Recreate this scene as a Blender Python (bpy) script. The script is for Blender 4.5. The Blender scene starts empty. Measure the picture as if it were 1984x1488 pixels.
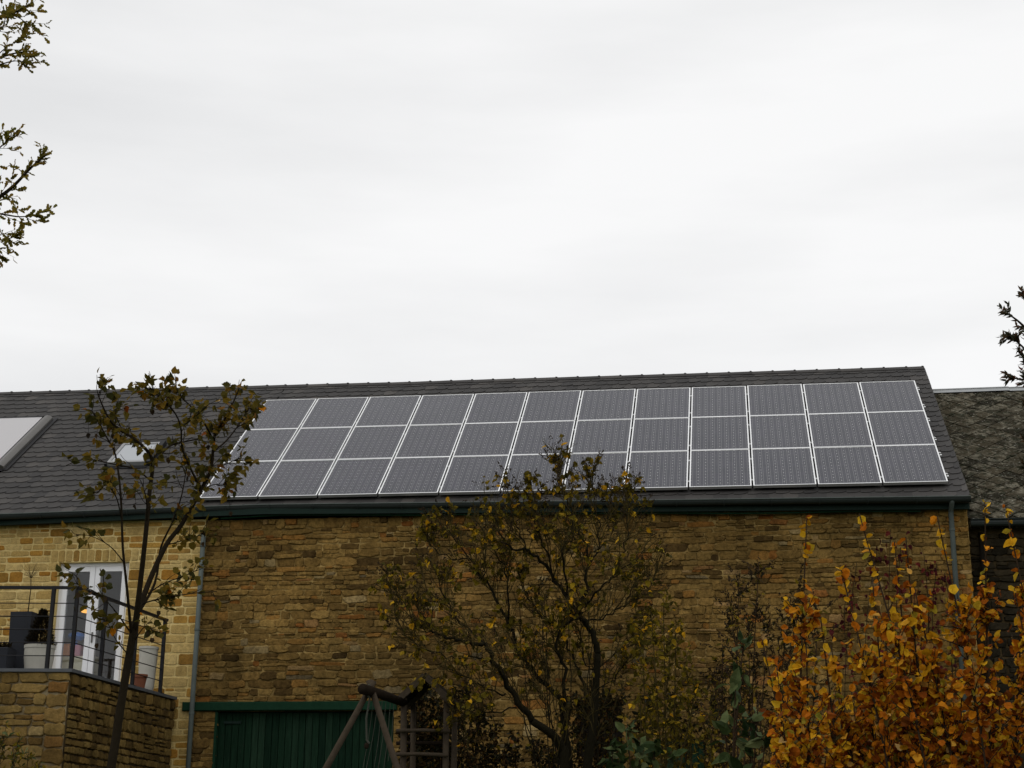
import bpy, math, random
import numpy as np
from mathutils import Vector, Matrix

sc = bpy.context.scene
COL = sc.collection
R = math.radians

# ------------------------------------------------------------------ camera, sky, sun, exposure
W0, H0, FPX = 1984.0, 1488.0, 3144.68
CAM = Vector((9.2738, -26.8214, 1.6244))
RIGHT = Vector((0.99080213, 0.13498376, 0.00951474))
UP = Vector((0.03050459, -0.29130519, 0.95614369))
FWD = Vector((-0.13183556, 0.94705896, 0.29274343))
cd = bpy.data.cameras.new('camera')
cd.sensor_width = 36.0
cd.lens = FPX / W0 * 36.0
cd.clip_start = 0.1
cd.clip_end = 2000
cam = bpy.data.objects.new('camera', cd)
COL.objects.link(cam)
cam.matrix_world = Matrix(((RIGHT.x, UP.x, -FWD.x, CAM.x), (RIGHT.y, UP.y, -FWD.y, CAM.y),
                           (RIGHT.z, UP.z, -FWD.z, CAM.z), (0, 0, 0, 1)))
sc.camera = cam

SUN_EL, SUN_AZ = 60.0, 205.0      # the sun behind the cloud: high, behind the camera
world = bpy.data.worlds.new('World')
sc.world = world
world.use_nodes = True
nt = world.node_tree
nt.nodes.clear()
n_out = nt.nodes.new('ShaderNodeOutputWorld')
n_bg = nt.nodes.new('ShaderNodeBackground')
n_sky = nt.nodes.new('ShaderNodeTexSky')
n_sky.sky_type = 'NISHITA'
n_sky.sun_disc = False
n_sky.sun_elevation = R(SUN_EL)
n_sky.sun_rotation = R(SUN_AZ)
n_sc = nt.nodes.new('ShaderNodeVectorMath'); n_sc.operation = 'SCALE'; n_sc.inputs['Scale'].default_value = 0.10
nt.links.new(n_sky.outputs[0], n_sc.inputs[0])
tc = nt.nodes.new('ShaderNodeTexCoord')
mp = nt.nodes.new('ShaderNodeMapping'); mp.inputs['Scale'].default_value = (1.1, 1.1, 5.5)
mp.inputs['Rotation'].default_value = (R(4), R(-3), R(20))
nt.links.new(tc.outputs['Generated'], mp.inputs[0])
nz = nt.nodes.new('ShaderNodeTexNoise'); nz.inputs['Scale'].default_value = 1.7
nz.inputs['Detail'].default_value = 7; nz.inputs['Roughness'].default_value = 0.5
nt.links.new(mp.outputs[0], nz.inputs['Vector'])
rp = nt.nodes.new('ShaderNodeValToRGB')
rp.color_ramp.elements[0].position = 0.30; rp.color_ramp.elements[0].color = (0.805, 0.808, 0.812, 1)
rp.color_ramp.elements[1].position = 0.62; rp.color_ramp.elements[1].color = (0.988, 0.986, 0.984, 1)
nt.links.new(nz.outputs[0], rp.inputs[0])
mx = nt.nodes.new('ShaderNodeMixRGB'); mx.inputs[0].default_value = 0.95
nt.links.new(n_sc.outputs[0], mx.inputs[1])
nt.links.new(rp.outputs[0], mx.inputs[2])
nt.links.new(mx.outputs[0], n_bg.inputs[0])
n_bg.inputs[1].default_value = 1.0
nt.links.new(n_bg.outputs[0], n_out.inputs[0])

sl = bpy.data.lights.new('sun', 'SUN')
sl.energy = 0.5; sl.angle = R(40); sl.color = (1.0, 0.97, 0.93)
sun = bpy.data.objects.new('sun', sl)
COL.objects.link(sun)
_el, _az = R(SUN_EL), R(SUN_AZ)
sun_dir = Vector((math.sin(_az) * math.cos(_el), math.cos(_az) * math.cos(_el), math.sin(_el)))
sun.rotation_euler = sun_dir.to_track_quat('Z', 'Y').to_euler()
sun.location = (0, -20, 40)

sc.view_settings.view_transform = 'Standard'
sc.view_settings.look = 'None'
sc.view_settings.exposure = 0.0
sc.view_settings.gamma = 1.0
sc.render.engine = 'CYCLES'
sc.cycles.use_denoising = True
sc.cycles.max_bounces = 6

# ------------------------------------------------------------------ helpers
WL = {}                                    # world location of each parent


def at(px, py, Y):
    """the point of the depth plane Y that shows at photograph pixel (px, py)"""
    v = RIGHT * ((px - W0 / 2) / FPX) + UP * (-(py - H0 / 2) / FPX) + FWD
    return CAM + v * ((Y - CAM.y) / v.y)


def pix(p):
    q = Vector(p) - CAM
    z = max(q.dot(FWD), 0.01)
    return W0 / 2 + FPX * q.dot(RIGHT) / z, H0 / 2 - FPX * q.dot(UP) / z, z


def tag(o, label=None, cat=None, group=None, kind=None):
    if label: o['label'] = label
    if cat: o['category'] = cat
    if group: o['group'] = group
    if kind: o['kind'] = kind
    return o


def empty(name, loc, label=None, cat=None, group=None):
    o = bpy.data.objects.new(name, None)
    o.empty_display_size = 0.2
    COL.objects.link(o)
    o.location = loc
    WL[o] = Vector(loc)
    return tag(o, label, cat, group)


def link_child(o, parent):
    COL.objects.link(o)
    if parent is not None:
        o.parent = parent
        WL[o] = WL[parent]
    else:
        WL[o] = Vector((0, 0, 0))
    return o


def inst(name, mesh, M, parent):
    o = bpy.data.objects.new(name, mesh)
    COL.objects.link(o)
    o.parent = parent
    o.matrix_basis = Matrix.Translation(-WL[parent]) @ M
    WL[o] = WL[parent]
    return o


class MB:
    def __init__(self):
        self.v = []; self.f = []; self.mi = []

    def add(self, vs, fs, m=0):
        b = len(self.v)
        self.v += [tuple(p) for p in vs]
        self.f += [tuple(i + b for i in f) for f in fs]
        self.mi += [m] * len(fs)
        return self

    def box(self, x0, x1, y0, y1, z0, z1, m=0):
        vs = [(x0, y0, z0), (x1, y0, z0), (x1, y1, z0), (x0, y1, z0), (x0, y0, z1), (x1, y0, z1), (x1, y1, z1), (x0, y1, z1)]
        return self.add(vs, [(0, 3, 2, 1), (4, 5, 6, 7), (0, 1, 5, 4), (1, 2, 6, 5), (2, 3, 7, 6), (3, 0, 4, 7)], m)

    def cbox(self, x0, x1, y0, y1, z0, z1, c=0.01, m=0):
        """box with its long edges chamfered on the -y side"""
        vs = [(x0, y1, z0), (x1, y1, z0), (x1, y1, z1), (x0, y1, z1),
              (x0, y0 + c, z0), (x1, y0 + c, z0), (x1, y0 + c, z1), (x0, y0 + c, z1),
              (x0 + c, y0, z0 + c), (x1 - c, y0, z0 + c), (x1 - c, y0, z1 - c), (x0 + c, y0, z1 - c)]
        fs = [(0, 3, 2, 1), (0, 1, 5, 4), (1, 2, 6, 5), (2, 3, 7, 6), (3, 0, 4, 7),
              (4, 5, 9, 8), (5, 6, 10, 9), (6, 7, 11, 10), (7, 4, 8, 11), (8, 9, 10, 11)]
        return self.add(vs, fs, m)

    def bar(self, p0, p1, w, h, upv=(0, 0, 1), m=0):
        p0, p1 = Vector(p0), Vector(p1)
        d = (p1 - p0).normalized()
        u = Vector(upv)
        if abs(d.dot(u)) > 0.98: u = Vector((0, 1, 0))
        s = d.cross(u).normalized()
        u = s.cross(d).normalized()
        vs = []
        for p in (p0, p1):
            for a, b in ((-1, -1), (1, -1), (1, 1), (-1, 1)):
                vs.append(p + s * (a * w / 2) + u * (b * h / 2))
        return self.add(vs, [(0, 3, 2, 1), (4, 5, 6, 7), (0, 1, 5, 4), (1, 2, 6, 5), (2, 3, 7, 6), (3, 0, 4, 7)], m)

    def tube(self, pts, rad, n=6, cap=True, m=0):
        pts = [Vector(p) for p in pts]
        if not hasattr(rad, '__len__'): rad = [rad] * len(pts)
        b = len(self.v)
        ref = None
        for i, p in enumerate(pts):
            d = (pts[min(i + 1, len(pts) - 1)] - pts[max(i - 1, 0)])
            if d.length < 1e-7: d = Vector((0, 0, 1))
            d.normalize()
            if ref is None:
                ref = Vector((1, 0, 0)) if abs(d.x) < 0.8 else Vector((0, 1, 0))
            s = ref - d * ref.dot(d)
            if s.length < 1e-4: s = d.orthogonal()
            s.normalize(); ref = s
            t = d.cross(s)
            for k in range(n):
                a = 2 * math.pi * k / n
                self.v.append(tuple(p + (s * math.cos(a) + t * math.sin(a)) * rad[i]))
        for i in range(len(pts) - 1):
            for k in range(n):
                self.f.append((b + i * n + k, b + i * n + (k + 1) % n, b + (i + 1) * n + (k + 1) % n, b + (i + 1) * n + k))
                self.mi.append(m)
        if cap:
            self.f.append(tuple(b + k for k in reversed(range(n)))); self.mi.append(m)
            e = b + (len(pts) - 1) * n
            self.f.append(tuple(e + k for k in range(n))); self.mi.append(m)
        return self

    def lathe(self, c, prof, n=20, m=0):
        b = len(self.v)
        for (r, z) in prof:
            for k in range(n):
                a = 2 * math.pi * k / n
                self.v.append((c[0] + r * math.cos(a), c[1] + r * math.sin(a), c[2] + z))
        for i in range(len(prof) - 1):
            for k in range(n):
                self.f.append((b + i * n + k, b + i * n + (k + 1) % n, b + (i + 1) * n + (k + 1) % n, b + (i + 1) * n + k))
                self.mi.append(m)
        self.f.append(tuple(b + k for k in reversed(range(n)))); self.mi.append(m)
        e = b + (len(prof) - 1) * n
        self.f.append(tuple(e + k for k in range(n))); self.mi.append(m)
        return self

    def mesh(self, name, mats, off=Vector((0, 0, 0)), smooth=False):
        me = bpy.data.meshes.new(name)
        me.from_pydata([(x - off.x, y - off.y, z - off.z) for x, y, z in self.v], [], self.f)
        for mm in (mats if isinstance(mats, (list, tuple)) else [mats]):
            me.materials.append(mm)
        if any(self.mi): me.polygons.foreach_set('material_index', self.mi)
        if smooth: me.polygons.foreach_set('use_smooth', [True] * len(me.polygons))
        me.update()
        return me

    def build(self, name, mats, parent=None, smooth=False, kind=None):
        off = WL[parent] if parent is not None else Vector((0, 0, 0))
        o = bpy.data.objects.new(name, self.mesh(name, mats, off, smooth))
        link_child(o, parent)
        return tag(o, kind=kind)


# ------------------------------------------------------------------ materials
class NT:
    def __init__(self, name):
        self.m = bpy.data.materials.new(name)
        self.m.use_nodes = True
        self.t = self.m.node_tree
        self.p = self.t.nodes['Principled BSDF']

    def n(self, typ, **kw):
        nd = self.t.nodes.new(typ)
        for k, v in kw.items():
            if k in nd.inputs: nd.inputs[k].default_value = v
            else: setattr(nd, k, v)
        return nd

    def l(self, a, b): self.t.links.new(a, b)

    def pos(self, scale=(1, 1, 1)):
        g = self.n('ShaderNodeNewGeometry')
        mp_ = self.n('ShaderNodeMapping'); mp_.inputs['Scale'].default_value = scale
        self.l(g.outputs['Position'], mp_.inputs[0])
        return mp_.outputs[0]

    def noise(self, scale, detail=4, rough=0.55, vec=None, dist=0.0):
        nd = self.n('ShaderNodeTexNoise')
        nd.inputs['Scale'].default_value = scale; nd.inputs['Detail'].default_value = detail
        nd.inputs['Roughness'].default_value = rough; nd.inputs['Distortion'].default_value = dist
        self.l(vec if vec is not None else self.pos(), nd.inputs['Vector'])
        return nd.outputs[0]

    def ramp(self, fac, stops, interp='LINEAR'):
        nd = self.n('ShaderNodeValToRGB')
        cr = nd.color_ramp; cr.interpolation = interp
        while len(cr.elements) < len(stops): cr.elements.new(0.5)
        for e, (p, c) in zip(cr.elements, stops):
            e.position = p; e.color = (c[0], c[1], c[2], 1) if hasattr(c, '__len__') else (c, c, c, 1)
        self.l(fac, nd.inputs[0])
        return nd.outputs[0]

    def rnd(self):
        """one random number for each object and each loose piece"""
        o = self.n('ShaderNodeObjectInfo'); g = self.n('ShaderNodeNewGeometry')
        a = self.n('ShaderNodeMath', operation='ADD'); f = self.n('ShaderNodeMath', operation='FRACT')
        self.l(o.outputs['Random'], a.inputs[0]); self.l(g.outputs['Random Per Island'], a.inputs[1])
        self.l(a.outputs[0], f.inputs[0])
        return f.outputs[0]

    def mix(self, a, b, fac, mode='MIX'):
        nd = self.n('ShaderNodeMixRGB'); nd.blend_type = mode
        for i, x in ((0, fac), (1, a), (2, b)):
            if hasattr(x, 'is_linked') or hasattr(x, 'links'): self.l(x, nd.inputs[i])
            elif i == 0: nd.inputs[0].default_value = x
            else: nd.inputs[i].default_value = (x[0], x[1], x[2], 1)
        return nd.outputs[0]

    def bump(self, h, strength=0.4, dist=0.01):
        b = self.n('ShaderNodeBump'); b.inputs['Strength'].default_value = strength; b.inputs['Distance'].default_value = dist
        self.l(h, b.inputs['Height']); self.l(b.outputs[0], self.p.inputs['Normal'])

    def col(self, c):
        if hasattr(c, 'links'): self.l(c, self.p.inputs['Base Color'])
        else: self.p.inputs['Base Color'].default_value = (c[0], c[1], c[2], 1)

    def set(self, rough=0.7, metal=0.0, spec=0.5):
        self.p.inputs['Roughness'].default_value = rough
        self.p.inputs['Metallic'].default_value = metal
        self.p.inputs['Specular IOR Level'].default_value = spec
        return self


def plain(name, c, rough=0.6, metal=0.0, spec=0.5, var=0.18, scale=9, bump=0.0):
    m = NT(name).set(rough, metal, spec)
    k = m.noise(scale, 5, 0.6)
    m.col(m.mix([x * (1 - var) for x in c], [min(1, x * (1 + var)) for x in c], k))
    if bump: m.bump(m.noise(scale * 6, 4), bump, 0.004)
    return m.m


def stone_mat(name, stops, dark=0.55, blotch=2.0, stain=0.35, spec=0.03, streak=0.3, soot=0.0):
    m = NT(name).set(0.93, 0, spec)
    r = m.rnd()
    c = m.ramp(r, stops)
    fine = m.noise(19, 8, 0.72)
    c = m.mix(c, m.ramp(fine, [(0.30, dark), (0.58, 1.14)]), 0.85, 'MULTIPLY')
    big = m.noise(blotch, 5, 0.6)
    c = m.mix(c, m.ramp(big, [(0.34, (0.48, 0.48, 0.47)), (0.60, (1.15, 1.13, 1.06))]), stain * 2, 'MULTIPLY')
    c = m.mix(c, m.ramp(m.noise(2.2, 6, 0.65, m.pos((1.6, 1.6, 0.28))), [(0.36, (0.55, 0.55, 0.56)), (0.56, (1.05, 1.05, 1.05))]), streak, 'MULTIPLY')
    if soot:
        c = m.mix(c, m.ramp(m.noise(0.33, 5, 0.6), [(0.40, (0.52, 0.54, 0.60)), (0.58, (1.06, 1.05, 1.02))]), soot, 'MULTIPLY')
    spot = m.noise(70, 3, 0.6)
    c = m.mix(c, m.ramp(spot, [(0.35, 0.7), (0.55, 1.05)]), 0.6, 'MULTIPLY')
    m.col(c)
    m.bump(m.noise(38, 8, 0.7), 0.7, 0.02)
    return m.m


M_BARN_STONE = stone_mat('barn_sandstone', [(0.0, (0.085, 0.052, 0.019)), (0.10, (0.160, 0.096, 0.031)), (0.32, (0.232, 0.142, 0.044)),
                                            (0.60, (0.268, 0.166, 0.052)), (0.78, (0.305, 0.194, 0.063)), (0.87, (0.295, 0.150, 0.039)),
                                            (0.93, (0.250, 0.096, 0.024)), (0.97, (0.39, 0.28, 0.125)), (1.0, (0.15, 0.115, 0.066))], 0.26, 0.9, 0.42, 0.03, 0.5, 0.45)
M_HOUSE_STONE = stone_mat('house_sandstone', [(0.0, (0.26, 0.135, 0.028)), (0.15, (0.40, 0.265, 0.085)), (0.5, (0.50, 0.355, 0.135)),
                                              (0.8, (0.58, 0.43, 0.18)), (0.92, (0.36, 0.17, 0.030)), (1.0, (0.48, 0.29, 0.07))], 0.66, 2.0, 0.16, 0.03)
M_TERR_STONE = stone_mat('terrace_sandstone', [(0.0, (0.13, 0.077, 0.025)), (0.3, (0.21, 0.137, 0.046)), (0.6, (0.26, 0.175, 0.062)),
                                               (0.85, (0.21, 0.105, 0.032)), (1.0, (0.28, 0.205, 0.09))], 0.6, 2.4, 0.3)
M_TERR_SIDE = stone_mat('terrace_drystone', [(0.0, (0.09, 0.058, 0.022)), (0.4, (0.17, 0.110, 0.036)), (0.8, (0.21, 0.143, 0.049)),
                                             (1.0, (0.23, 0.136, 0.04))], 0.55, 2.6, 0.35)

M_OLD_STONE = stone_mat('shade_darkened_old_stone', [(0.0, (0.020, 0.017, 0.012)), (0.5, (0.042, 0.034, 0.022)), (1.0, (0.065, 0.050, 0.030))], 0.5, 1.6, 0.4)  # stone colour darkened to carry the shade on the neighbour's wall


def mortar_mat(name, lo, hi, sc_=1.3):
    m = NT(name).set(0.95, 0, 0.02)
    k = m.noise(sc_, 6, 0.65)
    c = m.mix(lo, hi, m.ramp(k, [(0.42, 0.0), (0.60, 1.0)]))
    c = m.mix(c, m.ramp(m.noise(45, 4), [(0.3, 0.7), (0.7, 1.15)]), 0.7, 'MULTIPLY')
    m.col(c); m.bump(m.noise(60, 5), 0.5, 0.01)
    return m.m


M_BARN_MORTAR = mortar_mat('barn_mortar', (0.130, 0.082, 0.027), (0.38, 0.26, 0.095), 1.0)
M_HOUSE_MORTAR = mortar_mat('house_mortar', (0.60, 0.45, 0.18), (0.70, 0.55, 0.25))
M_TERR_MORTAR = mortar_mat('terrace_mortar', (0.15, 0.11, 0.06), (0.30, 0.24, 0.14))
M_DARK_JOINT = mortar_mat('terrace_dark_joint', (0.035, 0.025, 0.013), (0.085, 0.060, 0.030))


def slate_mat():
    m = NT('roof_slate').set(0.66, 0, 0.2)
    r = m.rnd()
    c = m.ramp(r, [(0.0, (0.030, 0.028, 0.027)), (0.5, (0.040, 0.037, 0.035)), (0.85, (0.050, 0.046, 0.043)), (1.0, (0.068, 0.061, 0.055))])
    c = m.mix(c, m.ramp(m.noise(1.1, 5, 0.6), [(0.3, 0.82), (0.7, 1.12)]), 0.8, 'MULTIPLY')
    c = m.mix(c, m.ramp(m.noise(40, 5, 0.6), [(0.3, 0.8), (0.7, 1.12)]), 0.8, 'MULTIPLY')
    m.col(c); m.bump(m.noise(55, 5), 0.35, 0.006)
    return m.m


M_SLATE = slate_mat()


def lichen_mat():
    m = NT('lichen_covered_roof_tile').set(0.95, 0, 0.02)
    r = m.rnd()
    c = m.ramp(r, [(0.0, (0.018, 0.016, 0.011)), (0.5, (0.034, 0.029, 0.019)), (1.0, (0.056, 0.047, 0.031))])
    k = m.noise(4.5, 8, 0.72, dist=0.6)
    c = m.mix(c, (0.16, 0.145, 0.108), m.ramp(k, [(0.49, 0.0), (0.60, 0.85)]))
    k2 = m.noise(9, 6, 0.7, dist=0.3)
    c = m.mix(c, (0.018, 0.020, 0.012), m.ramp(k2, [(0.50, 0.0), (0.60, 0.9)]))
    k3 = m.noise(24, 5, 0.7)
    c = m.mix(c, (0.36, 0.35, 0.30), m.ramp(k3, [(0.60, 0.0), (0.68, 0.8)]))
    m.col(c); m.bump(k2, 0.6, 0.02)
    return m.m


M_LICHEN = lichen_mat()
M_ZINC = plain('weathered_zinc', (0.026, 0.032, 0.030), 0.6, 0.0, 0.15, 0.3, 5)
M_PIPE = plain('grey_zinc_downpipe', (0.088, 0.104, 0.096), 0.65, 0.0, 0.15, 0.25, 6)
M_GREENPAINT = plain('dark_green_paint', (0.010, 0.033, 0.018), 0.6, 0, 0.02, 0.35, 12, 0.3)
M_FASCIA = plain('dark_green_fascia', (0.006, 0.018, 0.013), 0.6, 0, 0.15, 0.4, 8)
M_ALU = plain('anodised_aluminium', (0.93, 0.935, 0.93), 0.38, 1.0, 0.5, 0.04, 3)
M_BACK = plain('white_backsheet', (0.58, 0.58, 0.58), 0.12, 0, 0.5, 0.03, 3)
M_WHITE = plain('white_painted_frame', (0.80, 0.80, 0.81), 0.4, 0, 0.5, 0.05, 6)
M_RAILMETAL = plain('black_railing_metal', (0.010, 0.010, 0.012), 0.5, 0.0, 0.2, 0.3, 8)
M_COPING = plain('blue_stone_coping', (0.075, 0.080, 0.088), 0.6, 0, 0.4, 0.3, 8, 0.3)
M_FLASH = plain('dark_flashing', (0.012, 0.012, 0.013), 0.6, 0.0, 0.2, 0.2, 6)  # its blackness also stands for the shadow beside the collector frame
M_FRAMEGREY = plain('grey_collector_frame', (0.11, 0.104, 0.096), 0.5, 0.2, 0.5, 0.15, 4)
M_PLASTER = plain('pale_plaster', (0.72, 0.70, 0.66), 0.9, 0, 0.2, 0.06, 4)
M_WOODFLOOR = plain('interior_floor', (0.20, 0.13, 0.07), 0.5, 0, 0.4, 0.2, 6)
M_LOG = plain('weathered_log', (0.018, 0.013, 0.009), 0.9, 0, 0.02, 0.45, 16, 0.6)
M_LOGPALE = plain('pale_weathered_log', (0.056, 0.043, 0.030), 0.9, 0, 0.02, 0.4, 18, 0.6)
M_ROPE = plain('rope', (0.055, 0.058, 0.045), 0.9, 0, 0.1, 0.2, 30)
M_DARKHOLE = plain('dark_pipe_inside', (0.012, 0.010, 0.008), 0.9, 0, 0.1, 0.3, 6)
M_SHUTTER = plain('dark_stained_wood', (0.010, 0.008, 0.006), 0.8, 0, 0.08, 0.3, 14)
M_PLANTER = plain('anthracite_planter', (0.022, 0.024, 0.030), 0.7, 0, 0.2, 0.15, 5)
M_BOWL = plain('pale_concrete_bowl', (0.46, 0.44, 0.38), 0.8, 0, 0.3, 0.12, 7)
M_TERRACOTTA = plain('terracotta', (0.19, 0.065, 0.032), 0.8, 0, 0.3, 0.2, 10)
M_SOIL = plain('soil', (0.035, 0.025, 0.017), 0.95, 0, 0.1, 0.4, 30)
M_ORANGEBOX = plain('orange_plastic', (0.92, 0.34, 0.10), 0.5, 0, 0.5, 0.05, 4)
M_PINKBOX = plain('pink_plastic', (0.85, 0.36, 0.45), 0.5, 0, 0.5, 0.05, 4)
M_BLUE = plain('blue_plastic', (0.08, 0.30, 0.92), 0.4, 0, 0.5, 0.05, 4)
M_CREAM = plain('cream_board', (0.90, 0.82, 0.58), 0.5, 0, 0.5, 0.05, 4)
M_FRUITDARK = plain('toy_grey', (0.3, 0.3, 0.32), 0.5, 0, 0.5, 0.05, 4)


def cell_mat():
    m = NT('solar_cell').set(0.16, 0, 0.40)
    m.p.inputs['Specular Tint'].default_value = (0.86, 0.88, 1.0, 1)
    r = m.rnd()
    rr = m.ramp(m.noise(0.8, 6, 0.6), [(0.3, 0.10), (0.7, 0.26)]); m.l(rr, m.p.inputs['Roughness'])
    base = (m.ramp(r, [(0.0, (0.007, 0.008, 0.016)), (0.5, (0.011, 0.011, 0.020)), (1.0, (0.015, 0.014, 0.026))]))
    oi = m.n('ShaderNodeObjectInfo')
    dust = m.mix(m.ramp(m.noise(1.6, 7, 0.65), [(0.38, 0.0), (0.75, 0.08)]), m.ramp(oi.outputs['Random'], [(0.0, 0.0), (1.0, 0.08)]), 0.5, 'ADD')
    m.col(m.mix(base, (0.14, 0.14, 0.15), dust))
    return m.m


M_CELL = cell_mat()
M_BUSBAR = plain('busbar_silver', (0.20, 0.195, 0.20), 0.3, 0.3, 0.5, 0.05, 4)
m_ = NT('collector_glass').set(0.30, 0, 0.5)
m_.col((0.43, 0.415, 0.42)); M_COLLECTOR = m_.m


def glass_mat(name, tint=(0.96, 0.975, 0.985)):
    m = NT(name)
    g = m.n('ShaderNodeBsdfGlossy'); g.inputs['Roughness'].default_value = 0.02; g.inputs['Color'].default_value = (0.9, 0.9, 0.9, 1)
    tr = m.n('ShaderNodeBsdfTransparent'); tr.inputs[0].default_value = (*tint, 1)
    fr = m.n('ShaderNodeFresnel'); fr.inputs[0].default_value = 1.5
    mu = m.n('ShaderNodeMath', operation='MULTIPLY_ADD'); mu.inputs[1].default_value = 0.75; mu.inputs[2].default_value = 0.0
    mu.use_clamp = True
    m.l(fr.outputs[0], mu.inputs[0])
    ms = m.n('ShaderNodeMixShader')
    m.l(mu.outputs[0], ms.inputs[0]); m.l(tr.outputs[0], ms.inputs[1]); m.l(g.outputs[0], ms.inputs[2])
    m.l(ms.outputs[0], m.t.nodes['Material Output'].inputs[0])
    return m.m


M_GLASS = glass_mat('window_glass')
m_ = NT('lamp_glow'); m_.p.inputs['Emission Color'].default_value = (1.0, 0.45, 0.08, 1); m_.p.inputs['Emission Strength'].default_value = 1.3
m_.col((0.5, 0.25, 0.1)); M_LAMP = m_.m


def leaf_mat(name, stops, trans=0.3, rough=0.6):
    m = NT(name).set(rough, 0, 0.05)
    c = m.ramp(m.rnd(), stops)
    c = m.mix(c, m.ramp(m.noise(28, 4), [(0.3, 0.62), (0.65, 1.1)]), 0.8, 'MULTIPLY')
    m.col(c)
    t = m.n('ShaderNodeBsdfTranslucent'); m.l(c, t.inputs[0])
    ms = m.n('ShaderNodeMixShader'); ms.inputs[0].default_value = trans
    m.l(m.p.outputs[0], ms.inputs[1]); m.l(t.outputs[0], ms.inputs[2])
    m.l(ms.outputs[0], m.t.nodes['Material Output'].inputs[0])
    return m.m


def bark_mat(name, c):
    m = NT(name).set(0.95, 0, 0.04)
    k = m.noise(22, 6, 0.7)
    m.col(m.mix([x * 0.5 for x in c], [x * 1.5 for x in c], k))
    m.bump(m.noise(40, 5, 0.7), 0.7, 0.01)
    return m.m


M_BARK = bark_mat('dark_bark', (0.020, 0.015, 0.009))
M_BARK_LILAC = bark_mat('lilac_bark', (0.013, 0.011, 0.006))
M_TWIG_OLIVE = bark_mat('olive_twig_bark', (0.050, 0.038, 0.013))
M_TWIG = bark_mat('twig_bark', (0.034, 0.022, 0.013))
L_AMBER = leaf_mat('amber_green_leaf', [(0, (0.040, 0.042, 0.012)), (0.3, (0.085, 0.070, 0.014)), (0.65, (0.145, 0.105, 0.015)), (0.93, (0.21, 0.125, 0.016)), (1, (0.18, 0.075, 0.016))], 0.42)
L_YELLOW = leaf_mat('yellow_leaf', [(0, (0.42, 0.20, 0.010)), (0.4, (0.64, 0.33, 0.012)), (0.8, (0.72, 0.42, 0.02)), (1, (0.24, 0.23, 0.03))], 0.35)
L_ORANGE = leaf_mat('orange_leaf', [(0, (0.10, 0.030, 0.005)), (0.22, (0.25, 0.060, 0.005)), (0.5, (0.46, 0.135, 0.006)), (0.75, (0.58, 0.22, 0.008)), (0.9, (0.64, 0.32, 0.025)), (0.96, (0.52, 0.32, 0.11)), (1, (0.06, 0.055, 0.014))], 0.3)
L_RUST = leaf_mat('rust_leaf', [(0, (0.045, 0.015, 0.005)), (0.4, (0.14, 0.036, 0.005)), (0.75, (0.29, 0.070, 0.006)), (1, (0.34, 0.13, 0.02))], 0.3)
L_OLIVE = leaf_mat('olive_yellow_leaf', [(0, (0.046, 0.040, 0.007)), (0.5, (0.115, 0.086, 0.008)), (0.85, (0.21, 0.145, 0.011)), (1, (0.32, 0.20, 0.015))], 0.3)
L_SEED = leaf_mat('brown_seed_head', [(0, (0.014, 0.010, 0.006)), (0.6, (0.034, 0.022, 0.010)), (1, (0.06, 0.035, 0.016))], 0.05)
L_GREYGREEN = leaf_mat('grey_green_leaf', [(0, (0.012, 0.024, 0.007)), (0.5, (0.038, 0.058, 0.018)), (0.85, (0.085, 0.105, 0.038)), (1, (0.16, 0.18, 0.075))], 0.2)
L_DARK = leaf_mat('dark_undergrowth_leaf', [(0, (0.010, 0.012, 0.006)), (0.6, (0.028, 0.024, 0.009)), (0.9, (0.07, 0.035, 0.010)), (1, (0.12, 0.07, 0.014))], 0.15)
L_RED = leaf_mat('dark_red_creeper_leaf', [(0, (0.030, 0.006, 0.008)), (0.6, (0.075, 0.012, 0.014)), (1, (0.13, 0.022, 0.016))], 0.2)
L_OAK = leaf_mat('brown_green_oak_leaf', [(0, (0.09, 0.085, 0.016)), (0.5, (0.19, 0.15, 0.022)), (0.85, (0.26, 0.16, 0.026)), (1, (0.14, 0.15, 0.03))], 0.5)
L_SMALL = leaf_mat('small_dark_evergreen_leaf', [(0, (0.04, 0.042, 0.026)), (0.6, (0.075, 0.070, 0.042)), (0.9, (0.13, 0.07, 0.035)), (1, (0.18, 0.05, 0.03))], 0.3)
L_CONIFER = leaf_mat('dwarf_conifer_needle', [(0, (0.006, 0.006, 0.003)), (0.7, (0.014, 0.010, 0.004)), (1, (0.03, 0.018, 0.006))], 0.1)

m_ = NT('meadow_grass').set(0.95, 0, 0.1)
m_.col(m_.mix((0.030, 0.050, 0.014), (0.075, 0.085, 0.028), m_.ramp(m_.noise(1.2, 6, 0.7), [(0.35, 0), (0.65, 1)])))
m_.bump(m_.noise(30, 5), 0.8, 0.05)
M_GROUND = m_.m

# ------------------------------------------------------------------ ground


def gz(y):
    t = min(1, max(0, (y + 28) / 20.0)); t = t * t * (3 - 2 * t)
    return 1.3 * t


mb = MB()
ys = [-420, -120, -60, -40] + [-30 + 2 * i for i in range(17)] + [20, 60, 160, 420]
xs = [-420, -120, -40, -20, -10, 0, 10, 20, 30, 60, 140, 420]
rg = random.Random(3)
for y in ys:
    for x in xs:
        mb.v.append((x, y, gz(y) - 0.0))
for j in range(len(ys) - 1):
    for i in range(len(xs) - 1):
        a = j * len(xs) + i
        mb.f.append((a, a + 1, a + 1 + len(xs), a + len(xs))); mb.mi.append(0)
tag(mb.build('ground', M_GROUND, None, True), kind='structure')

# ------------------------------------------------------------------ roof frame: x along the eave, s up the slope, n off the slates
TH = 0.660398
CT, ST = math.cos(TH), math.sin(TH)
RU = Vector((0, CT, ST)); RN = Vector((0, -ST, CT))


def rp_(x, s, n):
    return Vector((x, 0, 8.0)) + RU * s + RN * (n - 0.12)


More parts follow.
